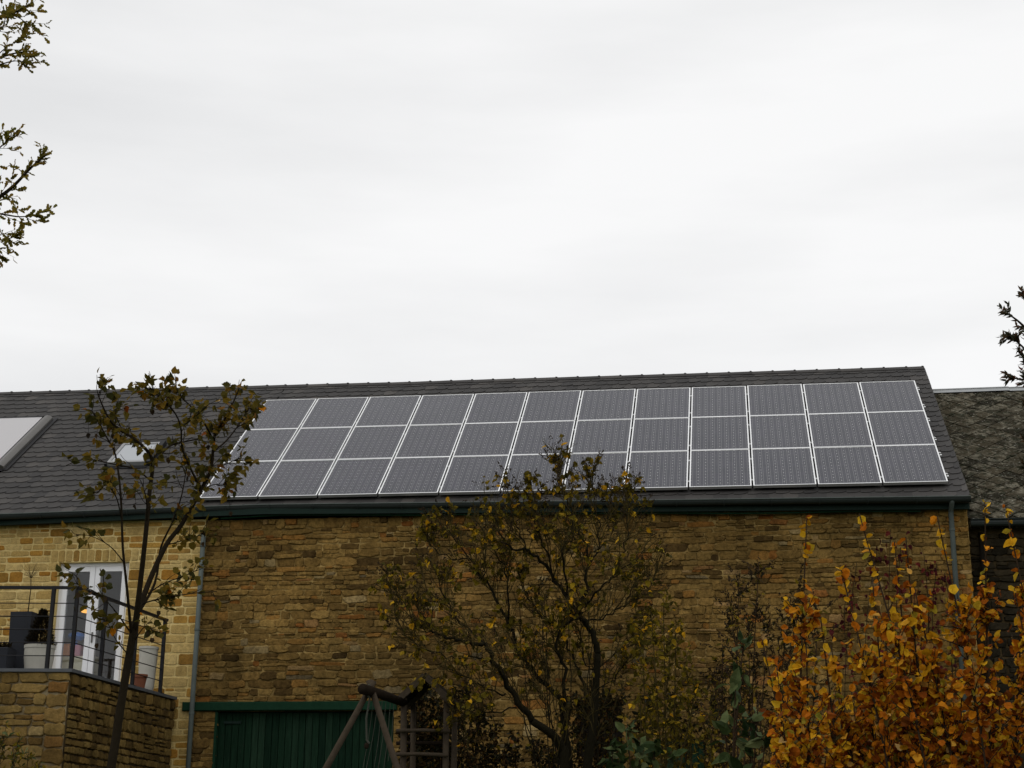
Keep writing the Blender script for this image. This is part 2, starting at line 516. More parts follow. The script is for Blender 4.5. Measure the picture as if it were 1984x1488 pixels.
def lerp_pts(pts, x):
    if x <= pts[0][0]: return pts[0][1]
    for (a, b), (c, d) in zip(pts, pts[1:]):
        if x <= c: return b + (d - b) * (x - a) / (c - a)
    return pts[-1][1]


EAVE = [(-9.5, -0.44), (-3.55, -0.31), (0.2, -0.17), (0.9, -0.13), (8.27, -0.30), (13.2, -0.395)]
RIDGE = [(-9.5, 5.92), (-6.2, 5.875), (-0.5, 5.785), (1.6, 5.755), (2.6, 5.725), (3.7, 5.735), (8, 5.71), (13.2, 5.695)]
s_eave = lambda x: lerp_pts(EAVE, x)
s_ridge = lambda x: lerp_pts(RIDGE, x)
NROW = 26
XS = 0.16            # the joint between house and barn
XE = 13.12

barn = empty('stone_barn', (6.6, 3.0, 1.3), 'long brown sandstone barn with a slate roof covered by a solar array', 'barn')
house = empty('stone_house', (-4.4, 3.0, 1.3), 'pale ochre stone house with glazed double door, adjoining the barn on the left', 'house')


def slate_meshes():
    out = []
    for k in range(5):
        r = random.Random(40 + k)
        w, h, t = 0.262, 0.335, 0.007
        ol = [(0, 0.004 * r.uniform(-1, 1)), (w * 0.30, -0.004 + 0.004 * r.uniform(-1, 1)), (w * 0.55, 0.004 + 0.003 * r.uniform(-1, 1)), (w * 0.76, 0.026 + 0.005 * r.uniform(-1, 1)),
              (w * 0.91, 0.062 + 0.008 * r.uniform(-1, 1)), (w, 0.115), (w, h), (0, h)]
        n = len(ol)
        zt = lambda y: 0.016 * (1 - max(y, 0) / h)
        vs = [(x, y, zt(y) + t) for x, y in ol] + [(x, y, zt(y)) for x, y in ol]
        fs = [tuple(range(n))] + [(i, i + n, (i + 1) % n + n, (i + 1) % n) for i in range(n)]
        out.append(MB().add(vs, fs))
    return out


SLV = slate_meshes()
SLM = [b.mesh('slate', M_SLATE) for b in SLV]


def roof_matrix(x, s, n, rz=0.0, sx=1.0, slope=0.0):
    p = rp_(x, s, n)
    B = Matrix(((1, 0, 0), (0, CT, -ST), (0, ST, CT))).to_4x4()
    return Matrix.Translation(p) @ B @ Matrix.Rotation(rz + slope, 4, 'Z') @ Matrix.Diagonal((sx, 1, 1, 1))


def visible(p, m=0):
    x, y, z = pix(p)
    return -m < x < W0 + m and -m < y < H0 + m


def roof_of(root, x0, x1, wall_left, wall_right):
    # deck: two slopes, closed to a box with the gables
    mb = MB()
    yb = 2 * 4.62
    for (xa, xb) in [(x0 + (x1 - x0) * i / 6, x0 + (x1 - x0) * (i + 1) / 6) for i in range(6)]:
        A, B = rp_(xa, s_eave(xa), 0), rp_(xb, s_eave(xb), 0)
        C_, D = rp_(xb, s_ridge(xb) - 0.02, 0), rp_(xa, s_ridge(xa) - 0.02, 0)
        th = -RN * 0.10
        mb.add([A, B, C_, D, A + th, B + th, C_ + Vector((0, 0, -0.13)), D + Vector((0, 0, -0.13))],
               [(0, 1, 2, 3), (7, 6, 5, 4), (0, 4, 5, 1)] + ([(3, 7, 4, 0)] if xa == x0 else []) + ([(1, 5, 6, 2)] if abs(xb - x1) < 1e-6 else []))
        E_, F_ = Vector((xb, yb + 0.1, B.z)), Vector((xa, yb + 0.1, A.z))
        mb.add([D, C_, E_, F_], [(0, 1, 2, 3)])
    roof = mb.build('roof', M_SLATE, root)
    rg = random.Random(int(x1 * 10))
    recs = []
    pitch = 0.232
    for k in range(NROW):
        x = x0 - (0.5 * pitch if k % 2 else 0.0) + rg.uniform(-0.02, 0.02)
        while x < x1 - 0.03:
            xl = max(x, x0); w = min(x + pitch, x1) - xl
            if w > 0.05:
                xm = xl + w / 2
                f = k / NROW
                s0, s1 = s_eave(xm), s_ridge(xm)
                s = s0 - 0.02 + (s1 - s0) * f
                ds = ((s_eave(xm + .3) + (s_ridge(xm + .3) - s_eave(xm + .3)) * f) - (s_eave(xm - .3) + (s_ridge(xm - .3) - s_eave(xm - .3)) * f)) / 0.6
                full = w + 0.012
                recs.append((roof_matrix(xl, s + rg.uniform(-.006, .006), 0.004 + rg.uniform(0, .003), rg.uniform(-.008, .008), full / 0.262, ds), xl + w / 2, s, rg.randrange(5), k))
            x += pitch
    # the slates that show best are single pieces, the others one part

    def score(r):
        M, xm, s, v, k = r
        p = M.translation
        if k >= NROW - 1: return -1
        if not visible(p): return -1
        hid = -0.02 < xm < 12.86 and -0.05 < s + 0.22 < 4.72
        return 0 if hid else 1
    order = sorted(range(len(recs)), key=lambda i: (-score(recs[i]), -recs[i][2] if x0 >= 0 else rg.random()))
    single = set(order[:300])
    rest = MB()
    for i, (M, xm, s, v, k) in enumerate(recs):
        if k == NROW - 1:            # last course is cut at the ridge
            M = M @ Matrix.Diagonal((1, 0.62, 1, 1))
        if i in single and k < NROW - 1:
            inst('slate', SLM[v], M, roof)
        else:
            rest.add([M @ Vector(p) for p in SLV[v].v], SLV[v].f)
    rest.build('slate_cover', M_SLATE, roof, kind='stuff')
    # ridge: overlapping capping pieces with a small nib
    x = x0
    i = 0
    while x < x1 - 0.1:
        xb = min(x + 0.435, x1)
        a, b = rp_(x, s_ridge(x), 0.032), rp_(xb + (0.03 if xb < x1 else 0), s_ridge(xb), 0.038)
        d1, d2 = -RU * 0.13, Vector((0, 0.11, -0.09))
        up = Vector((0, 0, 0.014))
        mb = MB()
        mb.add([a + d1, b + d1, b, a, a + d2, b + d2, a + d1 - up, b + d1 - up, b - up, a - up, a + d2 - up, b + d2 - up],
               [(0, 1, 2, 3), (3, 2, 5, 4), (0, 6, 7, 1), (1, 7, 8, 2), (2, 8, 11, 5), (0, 3, 9, 6), (3, 4, 10, 9)])
        nb = b + Vector((-0.03, -0.01, 0.004))
        mb.box(nb.x - 0.018, nb.x + 0.018, nb.y - 0.015, nb.y + 0.015, nb.z - 0.016, nb.z - 0.001)
        mb.build('ridge_tile', M_SLATE, roof)
        x += 0.435; i += 1
    return roof


roof_barn = roof_of(barn, XS, XE, False, True)
roof_house = roof_of(house, -9.4, XS, True, False)

# ------------------------------------------------------------------ walls
WY = 0.03            # mortar face; the stones stand out from it towards the camera


def wall_boxes(mb, x0, x1, z0, z1, y0, y1, holes):
    xs = sorted(set([x0, x1] + [h[0] for h in holes] + [h[1] for h in holes]))
    for xa, xb in zip(xs, xs[1:]):
        zz = [z0]
        for h in sorted(holes, key=lambda h: h[2]):
            if h[0] <= xa + 1e-6 and xb <= h[1] + 1e-6: zz += [h[2], h[3]]
        zz.append(z1)
        for i in range(0, len(zz), 2):
            if zz[i + 1] - zz[i] > 1e-4: mb.box(xa, xb, y0, y1, zz[i], zz[i + 1])


def courses(rg, x0, x1, z0, z1, hr, wr, holes=(), split=0.0, wav=0.0):
    out = []
    brk = sorted([h[2] for h in holes] + [h[3] for h in holes])
    z = z0
    while z < z1 - 0.02:
        h = rg.uniform(*hr)
        for b in brk:
            if z + 0.02 < b < z + h + 0.05: h = b - z
        if z + h > z1 - 0.06: h = z1 - z
        segs = [(x0, x1)]
        for ho in holes:
            if ho[2] < z + h * 0.5 < ho[3]:
                ns = []
                for a, b in segs:
                    if ho[0] > a: ns.append((a, min(b, ho[0])))
                    if ho[1] < b: ns.append((max(a, ho[1]), b))
                segs = [s_ for s_ in ns if s_[1] - s_[0] > 0.02]
        for a, b in segs:
            x = a
            while x < b - 0.01:
                w = rg.uniform(*wr) * (0.75 + 0.25 * rg.random())
                if rg.random() < 0.15: w *= 1.5
                if b - (x + w) < wr[0] * 0.6: w = b - x
                dz = wav * math.sin(x * 0.9 + z * 2.3)
                if rg.random() < split and h > hr[0] * 1.2:
                    c = rg.uniform(0.38, 0.62)
                    out.append((x + w / 2, z + h * c / 2 + dz, w, h * c))
                    if w > wr[0] * 1.6:
                        e = rg.uniform(0.35, 0.65)
                        out.append((x + w * e / 2, z + h * (1 + c) / 2 + dz, w * e, h * (1 - c)))
                        out.append((x + w * (1 + e) / 2, z + h * (1 + c) / 2 + dz, w * (1 - e), h * (1 - c)))
                    else:
                        out.append((x + w / 2, z + h * (1 + c) / 2 + dz, w, h * (1 - c)))
                else:
                    out.append((x + w / 2, z + h / 2 + dz, w, h))
                x += w
        z += h
    return out


def stone_variants(n, jit, inset, seed, npt=9):
    out = []
    for k in range(n):
        r = random.Random(seed + k)
        ol = []
        cr = 0.10 + jit * 0.5
        base = [(-.5 + cr, -.5), (0, -.5), (.5 - cr, -.5), (.5, -.5 + cr), (.5, .5 - cr), (.5 - cr, .5), (0, .5), (-.5 + cr, .5), (-.5, .5 - cr), (-.5, -.5 + cr)]
        for x, z in base:
            ol.append((x + r.uniform(-jit, jit) * 0.7, z + r.uniform(-jit, jit)))
        m = len(ol)
        tx, tz = r.uniform(-.18, .18), r.uniform(-.22, .22)
        vs = [(x, 0, z) for x, z in ol]
        vs += [(x * (1 - inset * 0.3), -0.72, z * (1 - inset * 0.5)) for x, z in ol]
        vs += [(x * (1 - inset), -1 + tx * x + tz * z + r.uniform(-.12, .12), z * (1 - inset * 1.6)) for x, z in ol]
        vs += [(r.uniform(-.1, .1), -1.08, r.uniform(-.1, .1))]
        fs = []
        for a in range(2):
            for i in range(m):
                j = (i + 1) % m
                fs.append((a * m + i, a * m + j, (a + 1) * m + j, (a + 1) * m + i))
        for i in range(m):
            fs.append((2 * m + i, 2 * m + (i + 1) % m, 3 * m))
        out.append(MB().add(vs, fs))
    return out


SV_RUBBLE = stone_variants(24, 0.115, 0.12, 100)
SV_BLOCK = stone_variants(12, 0.035, 0.06, 200)


def lay_stones(parent, recs, variants, mat, frame, rg, gap, dep, rot, n_single, score, name='stone'):
    """frame: Matrix that takes wall coordinates (x, -depth, z) to the world"""
    meshes = [v.mesh(name, mat, smooth=False) for v in variants]
    ms = []
    for (x, z, w, h) in recs:
        g = rg.uniform(*gap)
        M = frame @ Matrix.Translation((x, 0, z)) @ Matrix.Rotation(rg.uniform(-rot, rot), 4, 'Y') @ \
            Matrix.Diagonal((max(w - g, 0.02), rg.uniform(*dep), max(h - g, 0.02), 1)) @ \
            Matrix.Diagonal((rg.choice((-1, 1)), 1, 1, 1))
        ms.append((M, rg.randrange(len(variants))))
    order = sorted(range(len(recs)), key=lambda i: -score(recs[i], ms[i][0].translation))
    single = set(order[:n_single])
    rest = MB()
    for i, (M, v) in enumerate(ms):
        if i in single:
            inst(name, meshes[v], M, parent)
        else:
            rest.add([M @ Vector(p) for p in variants[v].v],
                     variants[v].f if M.determinant() > 0 else [tuple(reversed(f)) for f in variants[v].f])
    if rest.v: rest.build('stonework', mat, parent, kind='stuff')


def sc_vis(rec, p):
    if not visible(p): return -1
    return rec[2] * rec[3]


# barn front wall ---------------------------------------------------
ZT_B = 7.60
BDX0, BDX1, BDZ1 = at(421, 1378, 0.0).x, at(763, 1378, 0.0).x, at(600, 1377, 0.0).z
LNX0, LNX1, LNZ0, LNZ1 = at(353, 1360, -0.045).x, at(768, 1360, -0.045).x, at(560, 1376, -0.045).z, at(560, 1359, -0.045).z
BARN_HOLES = [(BDX0, BDX1, 1.3, BDZ1), (8.06, 8.74, 1.3, 3.86), (6.64, 7.40, 3.55, 4.47)]
mb = MB()
wall_boxes(mb, XS, XE - 0.02, 1.2, ZT_B, WY, 0.5, BARN_HOLES)
wall_b = mb.build('wall', M_BARN_MORTAR, barn)
MB().box(XS, XE - 0.02, 9.0, 9.3, 1.2, ZT_B).build('rear_wall', M_BARN_MORTAR, barn)
mb = MB()                                                           # gable wall on the right
yr = rp_(0, s_ridge(13), 0)
gx0, gx1 = XE - 0.45, XE - 0.02
mb.add([(gx0, 0.5, 1.2), (gx1, 0.5, 1.2), (gx1, 9.0, 1.2), (gx0, 9.0, 1.2), (gx0, 0.5, 7.7), (gx1, 0.5, 7.7), (gx1, 9.0, 7.7), (gx0, 9.0, 7.7), (gx0, yr.y, yr.z - 0.25), (gx1, yr.y, yr.z - 0.25)],
       [(0, 3, 2, 1), (1, 2, 6, 9, 5), (0, 4, 8, 7, 3), (4, 5, 9, 8), (6, 7, 8, 9)])
mb.build('gable_wall', M_BARN_MORTAR, barn)
rg = random.Random(11)
recs = courses(rg, XS + 0.02, XE - 0.02, 1.3, ZT_B, (0.07, 0.165), (0.13, 0.42), BARN_HOLES + [(LNX0, LNX1, BDZ1, LNZ1)], 0.30, 0.012)


def sc_barn(rec, p):
    x, y, z = pix(p)
    if not visible(p): return -1
    a = rec[2] * rec[3]
    if x > 800: a *= 0.25
    if 420 < x < 760 and y > 1340: a *= 0.2
    return a


lay_stones(wall_b, recs, SV_RUBBLE, M_BARN_STONE, Matrix.Translation((0, WY, 0)), rg, (-0.008, 0.018), (0.005, 0.038), 0.06, 300, sc_barn)


def plank_door(root, name, x0, x1, z0, z1, y, pw, mat, seed, leaves=2):
    rg = random.Random(seed)
    mb = MB()
    mb.box(x0, x1, y + 0.035, y + 0.06, z0, z1)
    for zz in (z0 + 0.35,):
        mb.box(x0 + 0.03, x1 - 0.03, y - 0.024, y - 0.002, zz - 0.03, zz + 0.03)
    door = mb.build(name, mat, root)
    n = max(3, round((x1 - x0) / pw)); w = (x1 - x0) / n
    for i in range(n):
        g = 0.011 if (leaves == 2 and i in (n // 2 - 1,)) else 0.005
        y0 = y + rg.uniform(0, 0.007)
        MB().cbox(x0 + i * w + 0.002, x0 + (i + 1) * w - g, y0, y + 0.033, z0 + rg.uniform(0, 0.02), z1 - 0.012 - rg.uniform(0, 0.008), 0.006).build('plank', mat, door)
    return door


def green_wood():
    m = NT('green_painted_boards').set(0.7, 0, 0.03)
    c = m.ramp(m.rnd(), [(0, (0.006, 0.018, 0.010)), (0.6, (0.009, 0.026, 0.014)), (1, (0.016, 0.036, 0.021))])
    k = m.noise(7, 6, 0.7, m.pos((6, 6, 0.5)))
    c = m.mix(c, m.ramp(k, [(0.35, 0.55), (0.65, 1.25)]), 0.8, 'MULTIPLY')
    c = m.mix(c, (0.05, 0.052, 0.036), m.ramp(m.noise(14, 5, 0.7, m.pos((5, 5, 0.35))), [(0.62, 0), (0.72, 0.35)]))
    m.col(c); m.bump(k, 0.4, 0.01)
    return m.m


M_GREENWOOD = green_wood()
plank_door(barn, 'barn_door', BDX0 + 0.01, BDX1 - 0.01, 1.32, BDZ1 - 0.005, 0.10, 0.115, M_GREENWOOD, 5)
plank_door(barn, 'side_door', 8.07, 8.73, 1.32, 3.855, 0.08, 0.11, M_GREENWOOD, 6, 1)
MB().cbox(LNX0, LNX1, -0.045, 0.20, BDZ1 + 0.003, LNZ1, 0.012).build('door_lintel', M_GREENPAINT, barn)
MB().box(BDX0 - 0.035, BDX0 + 0.009, 0.0, 0.12, 1.3, BDZ1).build('door_jamb', M_GREENPAINT, barn)
mb = MB().box(BDX0 + .1, BDX0 + .4, 0.080, 0.098, BDZ1 - .20, BDZ1 - .16)
mb.build('hinge', M_FASCIA, barn)
mb = MB().box(6.64, 7.40, 0.24, 0.27, 3.55, 4.47)
shut = mb.build('window_shutter', M_SHUTTER, barn)
for i in range(6):
    MB().cbox(6.645 + i * 0.126, 6.645 + (i + 1) * 0.126 - 0.006, 0.21, 0.238, 3.56, 4.46, 0.005).build('plank', M_SHUTTER, shut)
pv = at(1258, 1357, 0.0)
mb = MB().lathe((0, 0, 0), [(0.05, 0), (0.05, 0.10), (0.072, 0.10), (0.072, 0.0)], 16)
mb.v = [(pv.x + x, 0.03 - z, pv.z + y) for x, y, z in mb.v]
ring = mb.build('vent_pipe', M_ZINC, barn)
mb = MB().lathe((0, 0, 0), [(0.049, 0.0), (0.049, 0.055)], 16)
mb.v = [(pv.x + x, 0.02 - z, pv.z + y) for x, y, z in mb.v]
mb.build('vent_dark_plug', M_DARKHOLE, ring)  # solid plug, its near-black colour stands for the shade inside the pipe


# gutters, fascia and downpipes -------------------------------------
def gutter(root, x0, x1, seed):
    mb = MB()
    n = 12
    xs = [x0 + (x1 - x0) * i / n for i in range(n + 1)]
    prof = [(0.075 * math.cos(a), 0.075 * math.sin(a)) for a in [math.pi + math.pi * i / 8 for i in range(9)]]
    cs = []
    for x in xs:
        p = rp_(x, s_eave(x) - 0.03, 0.0)
        cs.append(Vector((x, p.y - 0.045, p.z + 0.005)))
    b = len(mb.v)
    for c in cs:
        for r_ in (1.0, 0.93):
            for (u, w) in prof:
                mb.v.append((c.x, c.y + u * r_, c.z + w * r_))
    m = len(prof)
    for i in range(n):
        for k in range(m - 1):
            o = b + i * 2 * m; q = o + 2 * m
            mb.f.append((o + k, q + k, q + k + 1, o + k + 1)); mb.mi.append(0)
            mb.f.append((o + m + k, o + m + k + 1, q + m + k + 1, q + m + k)); mb.mi.append(0)
    for e in (0, n):
        o = b + e * 2 * m
        mb.f.append(tuple(o + k for k in range(m))); mb.mi.append(0)
    g = mb.build('gutter', M_ZINC, root, False)
    MB().tube([c + Vector((0, -0.078, 0.008)) for c in cs], 0.010, 6).build('gutter_rim', M_PIPE, g)
    rg = random.Random(seed)
    x = x0 + 0.4
    while x < x1 - 0.1:
        p = rp_(x, s_eave(x) - 0.03, 0.0); c = Vector((x, p.y - 0.045, p.z + 0.005))
        mb = MB()
        mb.tube([c + Vector((0, 0.083 * math.cos(a), 0.083 * math.sin(a))) for a in [math.pi * 0.98 + math.pi * 1.02 * i / 8 for i in range(9)]], 0.010, 5)
        mb.build('gutter_bracket', M_ZINC, g)
        x += 0.78
    mb = MB()
    for xa, xb in zip(xs, xs[1:]):
        za = rp_(xa, s_eave(xa), 0).z - 0.06; zb = rp_(xb, s_eave(xb), 0).z - 0.06
        ya, y2 = -0.16, -0.125
        mb.add([(xa, ya, za - 0.11), (xb, ya, zb - 0.11), (xb, ya, zb), (xa, ya, za), (xa, y2, za - 0.11), (xb, y2, zb - 0.11), (xb, y2, zb), (xa, y2, za)],
               [(0, 1, 2, 3), (7, 6, 5, 4), (0, 4, 5, 1), (3, 2, 6, 7)])
        mb.add([(xa, y2, za - 0.085), (xb, y2, zb - 0.085), (xb, 0.2, zb - 0.085), (xa, 0.2, za - 0.085), (xa, y2, za - 0.07), (xb, y2, zb - 0.07), (xb, 0.2, zb - 0.07), (xa, 0.2, za - 0.07)],
               [(0, 3, 2, 1), (4, 5, 6, 7)])
    mb.build('fascia', M_FASCIA, root)
    # slim conduit clipped under the fascia
    pts = []
    for x in xs[:-1] if x0 > 0 else []:
        z = rp_(x, s_eave(x), 0).z - 0.19
        pts.append(Vector((x + 0.3, -0.10, z + rg.uniform(-0.012, 0.012))))
    if pts:
        MB().tube(pts, 0.014, 6).build('conduit', M_GREENPAINT, root)


gutter(barn, XS + 0.004, XE, 1)
gutter(house, -9.4, XS - 0.004, 2)


def downpipe(root, x, z0, z1, yt, seed, elbow=True):
    mb = MB()
    pts = [(x, -0.075, z0), (x, -0.075, z1 - 0.16)]
    if elbow: pts += [(x, -0.10, z1 - 0.10), (x, yt + 0.03, z1 - 0.02), (x, yt, z1 + 0.05)]
    mb.tube(pts, 0.042, 12)
    p = mb.build('downpipe', M_PIPE, root, True)
    for z in (z0 + 1.1, z0 + 2.9, z1 - 1.9, z1 - 0.45):
        MB().lathe((x, -0.075, z), [(0.043, 0), (0.050, 0.003), (0.050, 0.034), (0.043, 0.037)], 12).box(x - 0.008, x + 0.008, -0.04, 0.02, z + 0.005, z + 0.03).build('pipe_clip', M_PIPE, p)
    return p


downpipe(barn, 0.165, 1.35, 7.56, -0.30, 1, False)
downpipe(barn, 12.825, 1.35, 7.60, -0.33, 2)

# house front wall ---------------------------------------------------
DX0, DX1, DZ0, DZ1 = at(119, 1090, 0.13).x, at(255, 1090, 0.13).x, 4.545, at(180, 1089, 0.03).z
HOLES_H = [(DX0, DX1, DZ0, DZ1)]
ARCH = (DX0 - 0.16, DX1 + 0.16, DZ1, DZ1 + 0.225)
mb = MB()
wall_boxes(mb, -9.3, XS - 0.005, 1.2, ZT_B + 0.02, WY, 0.45, HOLES_H)
wall_h = mb.build('wall', M_HOUSE_MORTAR, house)
MB().box(-9.3, XS - 0.005, 9.0, 9.3, 1.2, ZT_B).build('rear_wall', M_HOUSE_MORTAR, house)
mb = MB()
gx0, gx1 = -9.3, -8.9
mb.add([(gx0, 0.45, 1.2), (gx1, 0.45, 1.2), (gx1, 9.0, 1.2), (gx0, 9.0, 1.2), (gx0, 0.45, 7.7), (gx1, 0.45, 7.7), (gx1, 9.0, 7.7), (gx0, 9.0, 7.7), (gx0, yr.y, yr.z - 0.25), (gx1, yr.y, yr.z - 0.25)],
       [(0, 3, 2, 1), (1, 2, 6, 9, 5), (0, 4, 8, 7, 3), (4, 5, 9, 8), (6, 7, 8, 9)])
mb.build('gable_wall', M_HOUSE_MORTAR, house)
rg = random.Random(21)
recs = courses(rg, -5.2, XS - 0.01, 3.4, ZT_B, (0.105, 0.215), (0.20, 0.46), HOLES_H + [ARCH], 0.22, 0.004)
recs += courses(rg, -9.3, -5.2, 3.4, ZT_B, (0.12, 0.2), (0.22, 0.46))
recs += courses(rg, -0.45, XS - 0.01, 1.3, 3.4, (0.12, 0.2), (0.18, 0.36))
nv = 12
wv = (ARCH[1] - ARCH[0]) / nv
recs += [(ARCH[0] + wv * (i + 0.5), (ARCH[2] + ARCH[3]) / 2, wv, ARCH[3] - ARCH[2]) for i in range(nv)]


def sc_house(rec, p):
    if not visible(p): return -1
    return 1 + rec[2] * rec[3] if p.z > 4.5 or p.x > -0.3 else rec[2] * rec[3]


lay_stones(wall_h, recs, SV_BLOCK, M_HOUSE_STONE, Matrix.Translation((0, WY, 0)), rg, (0.016, 0.030), (0.005, 0.013), 0.012, 300, sc_house)

# glazed double door ---------------------------------------------------
gy = 0.13
mb = MB()
fw = 0.055
for (a, b, c, d) in ((DX0, DX0 + fw, DZ0, DZ1), (DX1 - fw, DX1, DZ0, DZ1), (DX0 + fw, DX1 - fw, DZ1 - fw, DZ1), (DX0 + fw, DX1 - fw, DZ0, DZ0 + 0.04)):
    mb.box(a, b, gy, gy + 0.09, c, d)
fd = mb.build('glazed_door', M_WHITE, house)
xm = (DX0 + DX1) / 2
for (a, b) in ((DX0 + fw + 0.004, xm - 0.003), (xm + 0.003, DX1 - fw - 0.004)):
    lw = 0.095
    z0, z1 = DZ0 + 0.045, DZ1 - fw - 0.004
    mb = MB()
    for (p, q, c, d) in ((a, a + lw, z0, z1), (b - lw, b, z0, z1), (a + lw, b - lw, z1 - lw, z1), (a + lw, b - lw, z0, z0 + 0.11)):
        mb.cbox(p, q, gy - 0.012, gy + 0.06, c, d, 0.006)
    mb.build('door_leaf', M_WHITE, fd)
    MB().box(a + lw, b - lw, gy + 0.018, gy + 0.026, z0 + 0.11, z1 - lw).build('pane', M_GLASS, fd)
MB().box(xm + 0.03, xm + 0.055, gy - 0.03, gy - 0.0125, 5.50, 5.68).tube([(xm + 0.042, gy - 0.04, 5.62), (xm + 0.15, gy - 0.045, 5.62)], 0.009, 6).build('handle', M_FRAMEGREY, fd)
# room behind the door
rx0, rx1, ry0, ry1, rz0, rz1 = -5.0, -0.2, 0.46, 4.2, 4.50, 7.05
MB().box(rx0, rx1, ry0, ry1, rz0 - 0.1, rz0 + 0.02).build('room_floor', M_WOODFLOOR, house)
mb = MB()
mb.box(rx0, rx1, ry1, ry1 + 0.1, rz0, rz1).box(rx0 - 0.1, rx0, ry0, ry1, rz0, rz1).box(rx1, rx1 + 0.1, ry0, ry1, rz0, rz1).box(rx0, rx1, ry0, ry1, rz1, rz1 + 0.1)
mb.build('room_wall', M_PLASTER, house)


def room_thing(name, mb_, mat, label, cat):
    o = mb_.build(name, mat, None)
    return tag(o, label, cat)


p = at(145, 1292, 0.50)
room_thing('low_cabinet', MB().cbox(p.x - 0.42, p.x + 0.36, 0.47, 0.80, 4.52, 5.32, 0.01).box(p.x - 0.03, p.x - 0.02, 0.462, 0.47, 4.6, 5.15), M_CREAM, 'cream low cabinet standing inside behind the glazed door', 'cabinet')
p1 = at(126, 1258, 0.50); p2 = at(150, 1262, 0.50); p3 = at(146, 1232, 0.55)
room_thing('storage_box', MB().cbox(p1.x - 0.13, p1.x + 0.08, 0.48, 0.70, 5.325, 5.54, 0.012), M_ORANGEBOX, 'orange storage box on the cabinet behind the glazed door', 'box')
room_thing('storage_box', MB().cbox(p2.x - 0.07, p2.x + 0.06, 0.48, 0.70, 5.325, 5.52, 0.012), M_PINKBOX, 'pink storage box on the cabinet behind the glazed door', 'box')
mb = MB().lathe((p3.x, 0.62, p3.z - 0.1), [(0.02, -0.32), (0.07, -0.315), (0.025, -0.28), (0.02, 0.02), (0.10, 0.03), (0.16, 0.09), (0.155, 0.12), (0.13, 0.15), (0.06, 0.17)], 16)
zmin = min(v[2] for v in mb.v)
mb.v = [(x, y, z + (5.325 - zmin) * (1 if z < p3.z - 0.2 else 0)) for x, y, z in mb.v]
room_thing('toy_bowl', mb, M_BLUE, 'small blue round toy bowl on the cabinet behind the glazed door', 'lamp')  # blue toy bowl raised on a stem, gives no light
p = at(171, 1183, 2.2)
pend = empty('pendant_lamp', (p.x, 2.2, rz1), 'narrow orange glowing pendant lamp seen through the glazed door', 'lamp')
MB().tube([(p.x, 2.2, rz1), (p.x, 2.2, p.z + 0.08)], 0.006, 5).build('cable', M_FLASH, pend)
MB().lathe((p.x, 2.2, p.z), [(0.15, 0.0), (0.15, 0.02), (0.05, 0.09)], 16).build('lamp_shade', M_FLASH, pend)
MB().lathe((p.x, 2.2, p.z), [(0.12, -0.035), (0.145, -0.002)], 16).build('bulb_ring', M_LAMP, pend)


# roof window and thermal collector on the house roof
def roof_bars(mb, x0, x1, s0, s1, n0, n1):
    c = [rp_(x, s, n) for n in (n0, n1) for (x, s) in ((x0, s0), (x1, s0), (x1, s1), (x0, s1))]
    mb.add(c, [(0, 3, 2, 1), (4, 5, 6, 7), (0, 1, 5, 4), (1, 2, 6, 5), (2, 3, 7, 6), (3, 0, 4, 7)])
    return mb


wx0, wx1, ws0, ws1 = -2.30, -1.55, 1.76, 2.64
mb = MB()
roof_bars(mb, wx0 - 0.05, wx0 - 0.0, ws0 - 0.06, ws1 + 0.08, 0.02, 0.09)
roof_bars(mb, wx1 + 0.0, wx1 + 0.09, ws0 - 0.06, ws1 + 0.08, 0.02, 0.12)
roof_bars(mb, wx0, wx1, ws1 + 0.02, ws1 + 0.12, 0.02, 0.10)
roof_bars(mb, wx0 - 0.05, wx1 + 0.05, ws0 - 0.16, ws0 - 0.061, 0.026, 0.036)
rw = mb.build('roof_window', M_FLASH, house)
mb = MB()
roof_bars(mb, wx0 + 0.002, wx0 + 0.06, ws0 - 0.04, ws1 + 0.018, 0.03, 0.11)
roof_bars(mb, wx1 - 0.06, wx1 - 0.002, ws0 - 0.04, ws1 + 0.018, 0.03, 0.11)
roof_bars(mb, wx0 + 0.06, wx1 - 0.06, ws0 - 0.04, ws0 + 0.03, 0.03, 0.108)
roof_bars(mb, wx0 + 0.06, wx1 - 0.06, ws1 - 0.05, ws1 + 0.018, 0.03, 0.108)
mb.build('window_frame', plain('grey_window_frame', (0.24, 0.24, 0.24), 0.5), rw)
m_ = NT('roof_window_glass').set(0.10, 0, 0.5)
m_.col((0.34, 0.36, 0.38)); M_SKYPANE = m_.m  # opaque pale colour stands in for sky reflected in the pane
roof_bars(MB(), wx0 + 0.06, wx1 - 0.06, ws0 + 0.03, ws1 - 0.05, 0.05, 0.095).build('pane', M_SKYPANE, rw)

cx1 = -4.33
cs0, cs1 = 1.70, 4.17
coll = empty('thermal_collector', rp_(-5.4, cs0, 0.0), 'large pale flat-plate solar thermal collector at the left edge of the roof', 'solar collector')
mb = MB()
roof_bars(mb, -6.6, cx1 - 0.215, cs0 + 0.03, cs1, 0.02, 0.10)
mb.build('glass_plate', M_COLLECTOR, coll)
mb = MB()
for a, b, c, d in ((cx1 - 0.20, cx1, cs0, cs1 + 0.01), (-6.8, -6.6, cs0, cs1 + 0.01)):
    n = 7
    vs = []
    for s in (c, d):
        for k in range(n):
            u = k / (n - 1)
            vs.append(rp_(a + (b - a) * u, s, 0.06 + 0.075 * math.sin(math.pi * (0.12 + 0.76 * u))))
        vs.append(rp_(b, s, 0.02)); vs.append(rp_(a, s, 0.02))
    m = n + 2
    fs = [(k, (k + 1) % m, m + (k + 1) % m, m + k) for k in range(m)] + [tuple(reversed(range(m))), tuple(range(m, 2 * m))]
    mb.add(vs, fs)
mb.build('frame', M_FRAMEGREY, coll)
